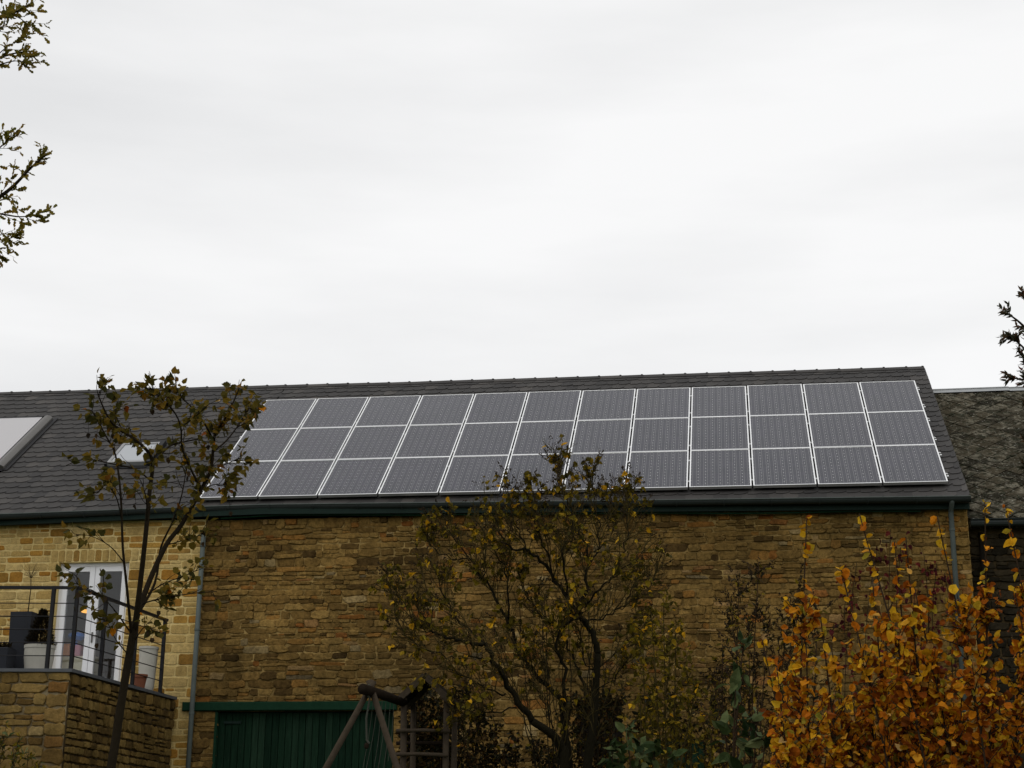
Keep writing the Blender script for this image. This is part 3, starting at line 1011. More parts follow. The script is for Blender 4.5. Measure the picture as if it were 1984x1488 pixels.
mb = roof_bars(MB(), -6.6, cx1 - 0.20, cs0 - 0.02, cs0 + 0.028, 0.02, 0.115)
roof_bars(mb, -6.6, cx1 - 0.20, cs1 + 0.001, cs1 + 0.05, 0.02, 0.108)
mb.build('edge_trim', M_FLASH, coll)
mb = roof_bars(MB(), cx1 + 0.002, cx1 + 0.09, cs0 - 0.06, cs1 + 0.06, 0.03, 0.045)  # right strip widened and blackened to paint the shadow beside the frame
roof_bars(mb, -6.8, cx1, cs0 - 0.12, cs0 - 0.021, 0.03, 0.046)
mb.build('flashing_with_shadow', M_FLASH, coll)

# ------------------------------------------------------------------ solar array: 12 by 3 panels
PW, PH, GX, GY = 1.040, 1.557, 1.070, 1.563
ROT = Matrix(((1, 0, 0), (0, CT, -ST), (0, ST, CT)))
fr = MB(); t = 0.019
fr.box(0, PW, 0, t, -0.046, 0.003).box(0, PW, PH - t, PH, -0.046, 0.003).box(0, t, t, PH - t, -0.046, 0.003).box(PW - t, PW, t, PH - t, -0.046, 0.003)
ME_FRAME = fr.mesh('frame', M_ALU)
ME_BACK = MB().box(t, PW - t, t, PH - t, -0.012, -0.006).mesh('backsheet', M_BACK)
cells = MB(); bus = MB()
nx, ny = 8, 12
cwx = (PW - 2 * t - 0.006) / nx; cwy = (PH - 2 * t - 0.012) / ny
for i in range(nx):
    for j in range(ny):
        xc = t + 0.003 + cwx * (i + 0.5); yc = t + 0.006 + cwy * (j + 0.5)
        hx, hy, c = cwx / 2 - 0.0008, cwy / 2 - 0.0007, 0.0115
        cells.add([(xc - hx + c, yc - hy, -0.004), (xc + hx - c, yc - hy, -0.004), (xc + hx, yc - hy + c, -0.004), (xc + hx, yc + hy - c, -0.004),
                   (xc + hx - c, yc + hy, -0.004), (xc - hx + c, yc + hy, -0.004), (xc - hx, yc + hy - c, -0.004), (xc - hx, yc - hy + c, -0.004)], [tuple(range(8))])
    for q in (-0.25, 0.25):
        xc = t + 0.003 + cwx * (i + 0.5 + q)
        bus.box(xc - 0.0022, xc + 0.0022, t + 0.006, PH - t - 0.006, -0.0042, -0.0030)
ME_CELL = cells.mesh('cell_grid', M_CELL)
ME_BUS = bus.mesh('busbars', M_BUSBAR)
ORD = ['first', 'second', 'third', 'fourth', 'fifth', 'sixth', 'seventh', 'eighth', 'ninth', 'tenth', 'eleventh', 'twelfth']
rg = random.Random(77)
for r in range(3):
    for c in range(12):
        p = rp_(c * GX + 0.015, r * GY + 0.003, 0.12)
        o = empty('solar_panel', p, 'framed grey photovoltaic panel, %s from the left in the %s row of the roof array' % (ORD[c], ('bottom', 'middle', 'top')[r]),
                  'solar panel', 'solar panels of the roof array')
        o.rotation_euler = (ROT.to_4x4() @ Matrix.Rotation(R(rg.uniform(-.12, .12)), 4, 'X') @ Matrix.Rotation(R(rg.uniform(-.15, .15)), 4, 'Y')).to_euler()
        for nm, me, kd in (('frame', ME_FRAME, None), ('backsheet', ME_BACK, None), ('cell_grid', ME_CELL, 'stuff'), ('busbars', ME_BUS, 'stuff')):
            k = bpy.data.objects.new(nm, me); COL.objects.link(k); k.parent = o
            if kd: k['kind'] = kd
for r in range(3):
    for q, (sv, wd) in enumerate(((0.33, 'lower'), (1.22, 'upper'))):
        s = r * GY + sv
        rail = empty('mounting_rail', rp_(0, s, 0.02), '%s aluminium mounting rail under the %s row of solar panels' % (wd, ('bottom', 'middle', 'top')[r]), 'rail', 'mounting rails of the solar array')
        mb = MB(); roof_bars(mb, -0.02, 12 * GX + 0.04, s - 0.02, s + 0.02, 0.036, 0.0735)
        mb.build('rail', M_ALU, rail)
        for c in range(13):
            x = c * GX
            mb = MB(); roof_bars(mb, x - 0.010, x + 0.010, s - 0.014, s + 0.014, 0.076, 0.084 if c not in (0, 12) else 0.118)
            if c in (0, 12):
                sg = -1 if c == 0 else 1
                roof_bars(mb, x + sg * 0.015, x + sg * 0.026, s - 0.012, s + 0.012, 0.085, 0.110)
            mb.build('clamp', M_ALU, rail)

# ------------------------------------------------------------------ neighbouring barn on the right
nb = empty('neighbouring_barn', (17.2, 3.0, 1.3), 'lower old barn with lichen-covered diamond-tiled roof at the right edge', 'barn')
NX0, NX1 = 13.14, 21.5
NE = Vector((0, 0.12, 7.36)); NR_S = 5.90           # eave point and slope length


def npnt(x, s, n): return Vector((x, 0, 0)) + NE + RU * s + RN * n


mb = MB()
A, B, C_, D = npnt(NX0, 0, 0), npnt(NX1, 0, 0), npnt(NX1, NR_S, 0), npnt(NX0, NR_S, 0)
E_ = Vector((NX1, 2 * C_.y, B.z)); F_ = Vector((NX0, 2 * C_.y, B.z))
dn = Vector((0, 0, -0.1))
mb.add([A, B, C_, D, E_, F_, A + dn, B + dn, C_ + dn, D + dn], [(0, 1, 2, 3), (3, 2, 4, 5), (0, 6, 7, 1), (1, 7, 8, 2), (0, 3, 9, 6), (9, 8, 7, 6)])
nroof = mb.build('roof', M_LICHEN, nb)
dv = []
for k in range(4):
    r = random.Random(k); a = 0.192
    jt = lambda: r.uniform(-.008, .008)
    ol = [(0 + jt(), -a + 0.0), (0.05, -a + 0.05), (a, 0), (0, a), (-a, 0), (-0.05, -a + 0.05)]
    zt = lambda y: 0.016 - 0.045 * (y + a)* 0.5
    vs = [(x, y, zt(y) + 0.009) for x, y in ol] + [(x, y, zt(y) - 0.004) for x, y in ol]
    n = 6
    dv.append(MB().add(vs, [tuple(range(n))] + [(i, i + n, (i + 1) % n + n, (i + 1) % n) for i in range(n)]))
dm = [b.mesh('roof_tile', M_LICHEN) for b in dv]
rg = random.Random(9)
rest = MB(); cnt = 0
B3 = ROT.to_4x4()
stepx, stepy = 0.40, 0.20
tiles = []
for j in range(int(NR_S / stepy) + 1):
    x = NX0 + 0.1 + (stepx / 2 if j % 2 else 0)
    while x < NX1 - 0.1:
        s = j * stepy + 0.12
        if s + 0.19 < NR_S:
            M = Matrix.Translation(npnt(x, s, 0.006 + rg.uniform(0, .006))) @ B3 @ Matrix.Rotation(rg.uniform(-.03, .03), 4, 'Z')
            tiles.append((M, x))
        x += stepx
tiles.sort(key=lambda q: q[1])
for M, x in tiles:
    v = rg.randrange(4)
    if cnt < 300: inst('roof_tile', dm[v], M, nroof); cnt += 1
    else: rest.add([M @ Vector(p) for p in dv[v].v], dv[v].f)
rest.build('tile_cover', M_LICHEN, nroof, kind='stuff')
mb = MB()
x = NX0
while x < NX1 - 0.1:
    xb = min(x + 1.6, NX1)
    a, b = npnt(x, NR_S, 0.02), npnt(xb, NR_S, 0.02 + 0.012)
    for (p, q, w) in ((a, b, -RU * 0.16), (a, b, Vector((0, 0.13, -0.11)))):
        mb.add([p, q, q + w, p + w], [(0, 1, 2, 3)])
    mb.tube([a, b], 0.02, 6)
    x += 1.6
mb.build('ridge_flashing', plain('white_ridge_metal', (0.30, 0.31, 0.31), 0.5, 0.3), nroof)
MB().box(NX0, NX1, 0.42, 0.8, 1.2, 7.28).build('wall', M_DARK_JOINT, nb)  # dark backing, shade put into the wall colour
MB().box(NX0, NX1, 9.0, 9.3, 1.2, 7.2).build('rear_wall', M_DARK_JOINT, nb)
rg = random.Random(31)
recs = courses(rg, NX0 + 0.01, NX0 + 4.0, 2.6, 7.2, (0.09, 0.17), (0.15, 0.4), (), 0.2, 0.01)
lay_stones(nb, recs, SV_RUBBLE, M_OLD_STONE, Matrix.Translation((0, 0.42, 0)), rg, (0.004, 0.016), (0.02, 0.05), 0.03, 150, sc_vis)
mb = MB()
mb.tube([npnt(NX0 + 0.01, -0.05, -0.02), npnt(NX1, -0.05, -0.02)], 0.06, 10)
mb.box(NX0 + 0.01, NX1, 0.02, 0.075, 7.36, 7.372)
mb.build('gutter', M_ZINC, nb)
px_ = at(1896, 1170, 0.35)
mb = MB().tube([(13.33, 0.34, 7.2), (13.33, 0.34, 1.3)], 0.035, 10)
mb.build('downpipe', M_SHUTTER, nb)

# ------------------------------------------------------------------ terrace
TZ = 4.545
TC = Vector((-0.45, -3.85, 0)); TE = Vector((-0.18, WY - 0.05, 0))
TLf = Vector((-6.6, -4.45, 0)); TLb = Vector((-6.6, WY - 0.05, 0))
terr = empty('stone_terrace', (-3.3, -2.0, 1.3), 'raised sandstone terrace with a thin stone coping before the house', 'terrace')
mb = MB()
poly = [TLf, TC, TE, TLb]
mb.add([(p.x, p.y, 1.15) for p in poly] + [(p.x, p.y, TZ - 0.05) for p in poly],
       [(0, 3, 2, 1), (4, 5, 6, 7), (1, 2, 6, 5), (2, 3, 7, 6), (3, 0, 4, 7)])
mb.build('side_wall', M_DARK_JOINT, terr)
mb = MB()
d = (TC - TLf).normalized(); nrm = Vector((d.y, -d.x, 0))
q = [TLf + nrm * 0.004, TC + nrm * 0.004]
mb.add([(q[0].x, q[0].y, 1.15), (q[1].x, q[1].y, 1.15), (q[1].x, q[1].y, TZ - 0.05), (q[0].x, q[0].y, TZ - 0.05)], [(0, 1, 2, 3)])
fw_ = mb.build('front_wall', M_TERR_MORTAR, terr)
mb = MB()
oc = [TLf + Vector((-.05, -.06, 0)), TC + Vector((.055, -.055, 0)), TE + Vector((.055, 0, 0)), TLb + Vector((-.05, 0, 0))]
mb.add([(p.x, p.y, TZ - 0.048) for p in oc] + [(p.x, p.y, TZ) for p in oc], [(0, 3, 2, 1), (4, 5, 6, 7), (0, 1, 5, 4), (1, 2, 6, 5), (2, 3, 7, 6), (3, 0, 4, 7)])
mb.build('coping', M_COPING, terr)
rg = random.Random(51)
L = (TC - TLf).length
ang = math.atan2(d.y, d.x)
FM = Matrix.Translation((TLf.x, TLf.y, 0)) @ Matrix.Rotation(ang, 4, 'Z') @ Matrix.Translation((0, -0.004, 0))
recs = courses(rg, 0, L - 0.3, 1.2, TZ - 0.06, (0.12, 0.19), (0.2, 0.5), (), 0.2, 0.008)
z = 1.2
k = 0
while z < TZ - 0.08:
    h = min(rg.uniform(0.17, 0.24), TZ - 0.055 - z)
    recs.append((L - 0.15, z + h / 2, 0.32, h)); z += h; k += 1
lay_stones(fw_, recs, SV_RUBBLE, M_TERR_STONE, FM, rg, (0.006, 0.018), (0.02, 0.04), 0.015, 160, sc_vis)
d2 = (TE - TC); L2 = d2.length
SM = Matrix.Translation((TC.x, TC.y, 0)) @ Matrix.Rotation(math.atan2(d2.y, d2.x), 4, 'Z')
recs = courses(rg, 0.04, L2 - 0.02, 1.2, TZ - 0.06, (0.10, 0.20), (0.16, 0.36), (), 0.25, 0.006)
side = MB().build('side_stones', M_TERR_SIDE, terr) if False else terr
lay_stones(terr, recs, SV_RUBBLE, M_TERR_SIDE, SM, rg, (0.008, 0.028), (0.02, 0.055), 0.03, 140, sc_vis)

# railing
rail = empty('terrace_railing', (-3.0, -3.9, TZ), 'black metal railing with thin horizontal bars along the terrace edge', 'railing')
off = Vector((-0.10, 0.07, 0))
rc = TC + Vector((-0.01, 0.05, 0)); re_ = TE + Vector((-0.03, -0.62, 0)); rl = TLf + Vector((0.1, 0.07, 0))
RZ = TZ + 1.215
fd_ = (rl - rc).normalized()
posts = [rc, rc + fd_ * 0.36, rc + fd_ * 1.5, rc + fd_ * 2.65, rc + fd_ * 3.8, rc + fd_ * 4.95, rc.lerp(re_, 0.30), rc.lerp(re_, 0.66), re_]
for pp in posts:
    mb = MB().box(pp.x - 0.026, pp.x + 0.026, pp.y - 0.026, pp.y + 0.026, TZ, RZ - 0.02)
    mb.box(pp.x - 0.05, pp.x + 0.05, pp.y - 0.05, pp.y + 0.05, TZ, TZ + 0.008)
    mb.build('post', M_RAILMETAL, rail)
zz = Vector((0, 0, RZ))
MB().bar(rl + zz, rc + zz, 0.055, 0.042).build('handrail', M_RAILMETAL, rail)
MB().bar(rc + zz + Vector((0, 0, 0.001)), re_ + zz + Vector((0.01, 0.06, 0.001)), 0.055, 0.042).build('handrail', M_RAILMETAL, rail)
for i in range(5):
    z = Vector((0, 0, TZ + 0.20 + 0.195 * i))
    MB().tube([rl + z, rc + z], 0.008, 6).build('horizontal_bar', M_RAILMETAL, rail)
    MB().tube([rc + z, re_ + z], 0.008, 6).build('horizontal_bar', M_RAILMETAL, rail)

# ------------------------------------------------------------------ leaves, twigs, trees


def leaf_variants(kind, n, seed):
    out = []
    for k in range(n):
        r = random.Random(seed + k)
        curl = r.uniform(-0.6, 1.3); fold = r.uniform(0.05, 0.75)
        mb = MB()
        if kind in ('round', 'heart', 'ovate', 'lance', 'needle', 'oak'):
            Wd = {'round': 0.46, 'heart': 0.40, 'ovate': 0.30, 'lance': 0.19, 'needle': 0.12, 'oak': 0.25}[kind]
            if kind in ('needle',): rows = [0, .4, 1]; ws = [.3, 1, 0]
            elif kind == 'oak': rows = [0, .18, .32, .46, .6, .75, .9, 1]; ws = [.1, .75, .45, 1, .6, 1.0, .6, .1]
            elif kind == 'round': rows = [0, .10, .35, .65, .90, 1]; ws = [.15, .68, 1, .95, .55, .12]
            else: rows = [0, .12, .35, .65, 1]; ws = [.15, .75, 1, .72, 0.02]
            for y, w in zip(rows, ws):
                zc = -curl * 0.35 * y * y + 0.06 * math.sin(y * 7 + k)
                wl, wr = w * Wd * r.uniform(.85, 1.15), w * Wd * r.uniform(.85, 1.15)
                f1, f2 = fold + r.uniform(-.2, .2), fold + r.uniform(-.2, .2)
                mb.v += [(-wl * math.cos(f1), y, zc + wl * math.sin(f1)), (0, y, zc), (wr * math.cos(f2), y, zc + wr * math.sin(f2))]
            for i in range(len(rows) - 1):
                for j in range(2):
                    a = i * 3 + j
                    mb.f.append((a, a + 1, a + 4, a + 3)); mb.mi.append(0)
        elif kind == 'maple':
            pts = [(0, 0), (.20, .03), (.34, .08), (.38, .25), (.47, .42), (.36, .56), (.27, .72), (.13, .86), (0, 1.0)]
            ol = pts + [(-x, y) for x, y in reversed(pts[1:-1])]
            c = len(ol)
            for x, y in ol:
                x += r.uniform(-.05, .05); y += r.uniform(-.05, .05)
                mb.v.append((x * math.cos(fold), y, abs(x) * math.sin(fold) - curl * 0.3 * y * y))
            mb.v.append((0, 0.38, -0.03))
            for i in range(c):
                mb.f.append((i, (i + 1) % c, c)); mb.mi.append(0)
        out.append(mb)
    return out


LV = {k: leaf_variants(k, 10, s) for k, s in (('round', 1), ('heart', 20), ('ovate', 40), ('lance', 60), ('maple', 80), ('oak', 100), ('needle', 120))}


def put_leaves(root, leaves, kind, mats, n_single=300, seed=0):
    """leaves: (pos, axis, size, material index)"""
    rg = random.Random(900 + seed)
    vs = LV[kind]
    cache = {}
    recs = []
    for (p, ax, s, mi) in leaves:
        ax = ax.normalized()
        nrm = Vector((rg.gauss(0, 1), rg.gauss(0, 1) - 0.5, rg.gauss(0, 1) + 0.8))
        xx = ax.cross(nrm)
        if xx.length < 1e-3: xx = ax.orthogonal()
        xx.normalize(); zz_ = xx.cross(ax)
        M = Matrix(((xx.x * s, ax.x * s, zz_.x * s, p.x), (xx.y * s, ax.y * s, zz_.y * s, p.y), (xx.z * s, ax.z * s, zz_.z * s, p.z), (0, 0, 0, 1)))
        x, y, dpt = pix(p)
        inside = 5 < x < W0 - 5 and 5 < y < H0 - 5
        recs.append((M, mi, rg.randrange(len(vs)), (s / dpt if inside else 0) * (1 + 0.2 * rg.random())))
    order = sorted(range(len(recs)), key=lambda i: -recs[i][3])
    single = set(i for i in order[:n_single] if recs[i][3] > 0)
    rest = MB()
    for i, (M, mi, v, sc_) in enumerate(recs):
        if i in single:
            key = (v, mi)
            if key not in cache: cache[key] = vs[v].mesh('leaf', mats[mi])
            inst('leaf', cache[key], M, root)
        else:
            A = np.array(M)
            P = np.array(vs[v].v) @ A[:3, :3].T + A[:3, 3]
            rest.add(P.tolist(), vs[v].f, mi)
    if rest.v: rest.build('foliage', mats, root, kind='stuff')


def path(p, d, L, n, rg, wob=0.25, up=0.0):
    p = Vector(p); d = Vector(d).normalized()
    pts = [p.copy()]
    for i in range(n):
        d = (d + Vector((rg.gauss(0, wob), rg.gauss(0, wob), rg.gauss(0, wob) + up))).normalized()
        p = p + d * (L / n)
        pts.append(p.copy())
    return pts


def smooth_path(pts, k=4):
    P = [Vector(p) for p in pts]
    out = []
    for i in range(len(P) - 1):
        p0 = P[max(i - 1, 0)]; p1 = P[i]; p2 = P[i + 1]; p3 = P[min(i + 2, len(P) - 1)]
        for j in range(k):
            t = j / k
            out.append(0.5 * ((2 * p1) + (p2 - p0) * t + (2 * p0 - 5 * p1 + 4 * p2 - p3) * t * t + (3 * p1 - p0 - 3 * p2 + p3) * t ** 3))
    out.append(P[-1])
    return out


def along(pts, t):
    n = len(pts) - 1
    x = min(max(t, 0), 0.9999) * n
    i = int(x)
    return pts[i].lerp(pts[i + 1], x - i), (pts[i + 1] - pts[i]).normalized()


def rvec(rg):
    return Vector((rg.gauss(0, 1), rg.gauss(0, 1), rg.gauss(0, 1))).normalized()


def side_dir(d, rg, ang):
    v = rvec(rg)
    v = (v - d * v.dot(d))
    if v.length < 1e-3: v = d.orthogonal()
    v.normalize()
    return (d * math.cos(ang) + v * math.sin(ang)).normalized()


# ---- tree on the left, before the terrace
rg = random.Random(5)
YT = -14.0
g0 = at(205, 1488, YT)
tree = empty('young_tree', (g0.x - 0.12, YT, gz(YT)), 'slender tree with sparse amber leaves standing in front of the terrace', 'tree')
br = MB(); lv = []
P = lambda l: [at(x, y + max(0, 900 - y) * 0.13, YT + dy) for x, y, dy in l]
trunk = smooth_path([Vector((g0.x - 0.12, YT, gz(YT) - 0.05))] + P([(215, 1488, 0), (232, 1380, 0), (247, 1290, 0), (262, 1205, 0)]))
mb = MB(); mb.tube(trunk, [0.039 - 0.007 * i / (len(trunk) - 1) for i in range(len(trunk))], 10)
mb.build('trunk', M_BARK, tree, True)
SK = [  # branch pixels with depth offsets, start radius, end radius, twigs
    ([(260, 1225, 0), (272, 1130, -.1), (283, 1030, -.2), (290, 952, -.2), (295, 890, -.25), (268, 850, -.3), (240, 828, -.3), (212, 800, -.4), (190, 745, -.5)], .034, .006, 20),
    ([(293, 905, -.22), (325, 862, 0), (355, 850, .15), (392, 842, .3)], .014, .005, 9),
    ([(262, 1205, 0), (288, 1130, .15), (322, 1056, .25), (353, 1015, .3), (388, 952, .35), (408, 912, .4), (413, 868, .4), (418, 830, .35), (440, 790, .3), (462, 735, .3)], .036, .006, 30),
    ([(390, 948, .35), (368, 905, .2), (353, 862, .1), (350, 815, 0), (336, 780, -.1), (312, 752, -.2), (297, 732, -.2)], .015, .004, 17),
    ([(412, 870, .4), (436, 850, .6), (462, 812, .7), (482, 775, .8)], .013, .004, 12),
    ([(415, 850, .4), (398, 812, .2), (378, 780, .1), (352, 750, 0), (342, 728, 0)], .013, .004, 13),
    ([(350, 815, 0), (372, 800, -.3), (400, 770, -.4)], .010, .004, 9),
    ([(255, 1235, 0), (246, 1140, -.2), (238, 1060, -.3), (234, 960, -.35), (224, 880, -.35), (208, 842, -.4), (190, 805, -.45), (178, 780, -.5)], .018, .004, 9),
    ([(290, 930, -.2), (262, 909, -.4), (219, 899, -.5), (165, 888, -.6), (128, 902, -.6)], .010, .003, 4),
    ([(264, 1195, 0), (300, 1130, .3), (312, 1060, .35), (335, 1010, .3), (352, 960, .2), (360, 915, .2)], .018, .004, 10),
    ([(405, 918, .4), (425, 905, .5), (446, 895, .6), (468, 885, .6)], .009, .003, 8),
    ([(388, 952, .35), (410, 940, .5), (436, 938, .6)], .008, .003, 6),
    ([(236, 1010, -.3), (226, 965, -.5), (206, 940, -.6), (190, 955, -.6)], .008, .003, 8),
    ([(285, 1010, -.2), (283, 965, -.5), (276, 940, -.6)], .008, .003, 7),
    ([(287, 1150, .15), (318, 1130, .3), (352, 1118, .4), (382, 1105, .5)], .009, .003, 8),
    ([(275, 1170, 0), (310, 1160, -.2), (370, 1150, -.3), (420, 1146, -.4)], .009, .003, 9),
    ([(256, 1230, 0), (220, 1180, -.3), (190, 1150, -.5), (150, 1132, -.6)], .010, .003, 10),
    ([(240, 1090, -.3), (215, 1060, -.5), (180, 1040, -.6), (145, 1035, -.7)], .007, .002, 6),
    ([(322, 1056, .25), (345, 1050, .4), (380, 1040, .5), (400, 1030, .5)], .008, .003, 8),
    ([(250, 1270, 0), (225, 1240, -.2), (208, 1205, -.3)], .008, .003, 5),
    ([(262, 1240, 0), (280, 1215, -.1), (300, 1225, -.2)], .007, .003, 4),
    ([(239, 828, -.3), (225, 790, -.2), (228, 765, -.2)], .007, .003, 7),
]
for sk, r0, r1, nt_ in SK:
    pts = smooth_path(P(sk))
    r0 *= 0.72
    br.tube(pts, [r0 + (r1 - r0) * (i / (len(pts) - 1)) for i in range(len(pts))], 7)
    L_ = sum((a - b).length for a, b in zip(pts, pts[1:]))
    nt_ = int(nt_ * 1.25)
    for q in range(nt_):
        t = 1 - 0.62 * rg.random() ** 1.3 if q > 1 else 1.0
        if nt_ < 12 and L_ < 1.2: t = 1 - 0.8 * rg.random()
        p, d = along(pts, t)
        d = side_dir(d, rg, rg.uniform(0.3, 1.1)); d.z += 0.15
        tp = path(p, d, rg.uniform(0.06, 0.20), 3, rg, 0.25, 0.02)
        br.tube(tp, [.0035, .003, .0025, .002], 4)
        for k in range(rg.randint(3, 6)):
            e, dd = along(tp, rg.uniform(0.4, 1.0))
            ax = (dd * 0.6 + rvec(rg) * 0.9 + Vector((0, 0, -0.45))).normalized()
            st = ax * 0.03
            lv.append((e + st, ax, rg.uniform(0.040, 0.084), 0 if rg.random() < 0.985 else 1))
        if rg.random() < 0.10:
            e = tp[-1]; dn_ = Vector((rg.uniform(-.03, .03), 0, -rg.uniform(.1, .22)))
            br.tube([e, e + dn_], .0015, 3)
            lv.append((e + dn_, Vector((0.1, 0, -1)), 0.05, 2))
br.build('branches', M_BARK, tree, True)
put_leaves(tree, lv, 'maple', [L_AMBER, L_ORANGE, L_SEED], 300, 1)

# ---- lilac in the middle
rg = random.Random(8)
YL = -6.0
b0 = at(1092, 1488, YL)
lil = empty('lilac_tree', (b0.x, YL, gz(YL)), 'large multi-stemmed lilac with bare twigs and few yellow leaves before the barn', 'tree')
Z4 = lambda l: [at(700 + x / 2.297, 840 + (y + max(0, 600 - y) * 0.16) / 2.297, YL + dy) for x, y, dy in l]
mb = MB()
for sk, r0, r1 in (([(880, 1700, 0), (905, 1488, 0), (890, 1400, 0), (850, 1340, -.1), (760, 1280, -.2)], .068, .047),
                   ([(960, 1700, .1), (1005, 1488, .1), (1030, 1300, .15), (1042, 1150, .2), (1052, 980, .2)], .064, .044),
                   ([(930, 1700, .2), (925, 1488, .2), (905, 1330, .2), (890, 1180, .2)], .05, .038)):
    pts = smooth_path([Vector((b0.x + (sk[0][0] - 920) * 0.002, YL + sk[0][2], gz(YL) - 0.05))] + Z4(sk[1:]))
    mb.tube(pts, [r0 + (r1 - r0) * i / (len(pts) - 1) for i in range(len(pts))], 9)
mb.build('trunk', M_BARK_LILAC, lil, True)
LK = [
    ([(760, 1280, -.2), (700, 1200, -.3), (640, 1100, -.4), (585, 1010, -.5), (545, 940, -.5), (480, 930, -.6), (400, 905, -.7), (330, 890, -.8), (285, 830, -.8), (255, 780, -.8)], .058, .008),
    ([(545, 940, -.5), (470, 870, -.3), (400, 780, -.2), (360, 700, -.2), (330, 600, -.2)], .02, .006),
    ([(890, 1180, .2), (800, 1090, .3), (730, 1020, .4), (685, 940, .4), (655, 830, .4), (590, 730, .4), (540, 640, .4), (480, 560, .5), (430, 470, .5), (375, 350, .5)], .046, .006),
    ([(655, 830, .4), (660, 700, .1), (640, 600, 0), (600, 500, -.1), (580, 400, -.1)], .018, .005),
    ([(1052, 980, .2), (1030, 900, .2), (990, 840, .15), (965, 795, .1), (930, 750, 0), (860, 650, -.1), (800, 560, -.2), (740, 510, -.3), (650, 480, -.4), (610, 410, -.4), (590, 330, -.4)], .055, .007),
    ([(965, 795, .1), (1000, 680, .2), (1012, 590, .3), (1000, 480, .3), (960, 380, .3), (920, 260, .3), (890, 130, .3), (870, 40, .3)], .035, .005),
    ([(1005, 600, .3), (1050, 500, .5), (1060, 400, .5), (1040, 250, .5), (1020, 110, .5)], .02, .005),
    ([(930, 750, 0), (900, 600, -.3), (890, 500, -.4), (940, 430, -.4), (930, 300, -.4), (905, 190, -.4)], .022, .005),
    ([(905, 1330, .2), (905, 1050, .1), (870, 950, 0), (890, 870, -.1), (965, 825, -.1)], .030, .018),
    ([(1010, 1180, .2), (960, 1050, .4), (920, 950, .5), (870, 850, .5), (800, 820, .5), (760, 760, .5), (700, 640, .5)], .028, .006),
    ([(995, 840, .15), (1080, 820, .3), (1150, 780, .4), (1200, 700, .5), (1230, 600, .5)], .018, .005),
    ([(1000, 770, .1), (1060, 700, -.2), (1120, 640, -.3), (1160, 540, -.3), (1180, 440, -.3), (1190, 300, -.3), (1195, 200, -.3)], .02, .004),
    ([(860, 650, -.1), (820, 500, -.3), (790, 400, -.3), (770, 300, -.3), (760, 200, -.3)], .018, .005),
    ([(740, 510, -.3), (700, 400, -.4), (670, 300, -.4), (660, 200, -.4)], .014, .004),
    ([(640, 1160, -.3), (560, 1140, -.5), (480, 1100, -.6), (420, 1060, -.7)], .016, .005),
    ([(690, 1220, -.3), (600, 1240, -.5), (520, 1240, -.6), (430, 1280, -.7)], .014, .005),
    ([(835, 1290, 0), (800, 1180, .1), (750, 1070, .1), (720, 1030, .1)], .010, .005),
    ([(1045, 1050, .2), (1010, 1040, .3), (985, 960, .3), (975, 880, .3)], .014, .008),
    ([(585, 1010, -.5), (500, 1000, -.7), (400, 1000, -.8), (300, 960, -.9), (200, 900, -.9), (130, 720, -.9)], .014, .004),
    ([(330, 890, -.8), (240, 850, -.9), (180, 760, -.9), (130, 700, -.9)], .010, .004),
    ([(480, 560, .5), (400, 540, .3), (320, 500, .2), (300, 400, .2)], .012, .004),
    ([(540, 640, .4), (560, 520, .6), (540, 420, .7), (500, 330, .7)], .012, .004),
    ([(1050, 500, .5), (1120, 420, .7), (1130, 320, .7), (1100, 230, .7)], .012, .004),
    ([(400, 780, -.2), (300, 720, -.4), (260, 620, -.5)], .010, .004),
    ([(1120, 640, -.3), (1210, 560, -.5), (1260, 500, -.5)], .010, .004),
    ([(1150, 780, .4), (1230, 740, .5), (1290, 680, .6), (1320, 590, .6)], .009, .003),
    ([(1045, 1060, .2), (1130, 980, .4), (1220, 920, .5), (1290, 830, .6)], .011, .003),
    ([(1045, 1150, .2), (1120, 1100, 0), (1200, 1000, -.2), (1270, 960, -.3)], .010, .003),
]
rl_ = random.Random(123)
for i in range(16):                                   # thin basal shoots
    bx = rl_.uniform(780, 1150); tx = 920 + (bx - 920) * rl_.uniform(1.3, 2.6) + rl_.uniform(-120, 60); ty = rl_.uniform(700, 1180); dy = rl_.uniform(-.7, .6)
    LK.append(([(bx, 1560, dy * .4), ((bx * .6 + tx * .4) + rl_.uniform(-30, 30), 1560 + (ty - 1560) * .45, dy * .7), (tx, ty, dy)], .011, .004))
br = MB(); tw = MB(); lv = []; sd = []


def twig_spray(p, d, L, r, lev, rg, lv, sd, tw, leafp, seedp, up=0.06):
    pts = path(p, d, L, 4 if lev else 3, rg, 0.16, up)
    tw.tube(pts, [r * (1 - 0.55 * i / (len(pts) - 1)) for i in range(len(pts))], 4, cap=False)
    if lev > 0:
        for k in range(rg.randint(3, 5)):
            q, dd = along(pts, rg.uniform(0.25, 1.0))
            twig_spray(q, side_dir(dd, rg, rg.uniform(0.35, 0.8)), L * rg.uniform(0.4, 0.65), r * 0.6, lev - 1, rg, lv, sd, tw, leafp, seedp, up)
    else:
        if rg.random() < leafp:
            for k in range(rg.randint(1, 3)):
                q, dd = along(pts, rg.uniform(0.5, 1.0))
                ax = (dd * 0.4 + rvec(rg) * 0.7 + Vector((0, 0, -0.6)))
                lv.append((q, ax, rg.uniform(0.05, 0.10), 0 if rg.random() < 0.88 else 1))
        if rg.random() < seedp:
            q, dd = along(pts, 1.0)
            for k in range(rg.randint(7, 14)):
                u = rg.random()
                sd.append((q + dd * (0.10 * u - 0.02) + rvec(rg) * 0.026 * (1.1 - u), (dd + rvec(rg) * 0.8), rg.uniform(0.018, 0.034), 2))


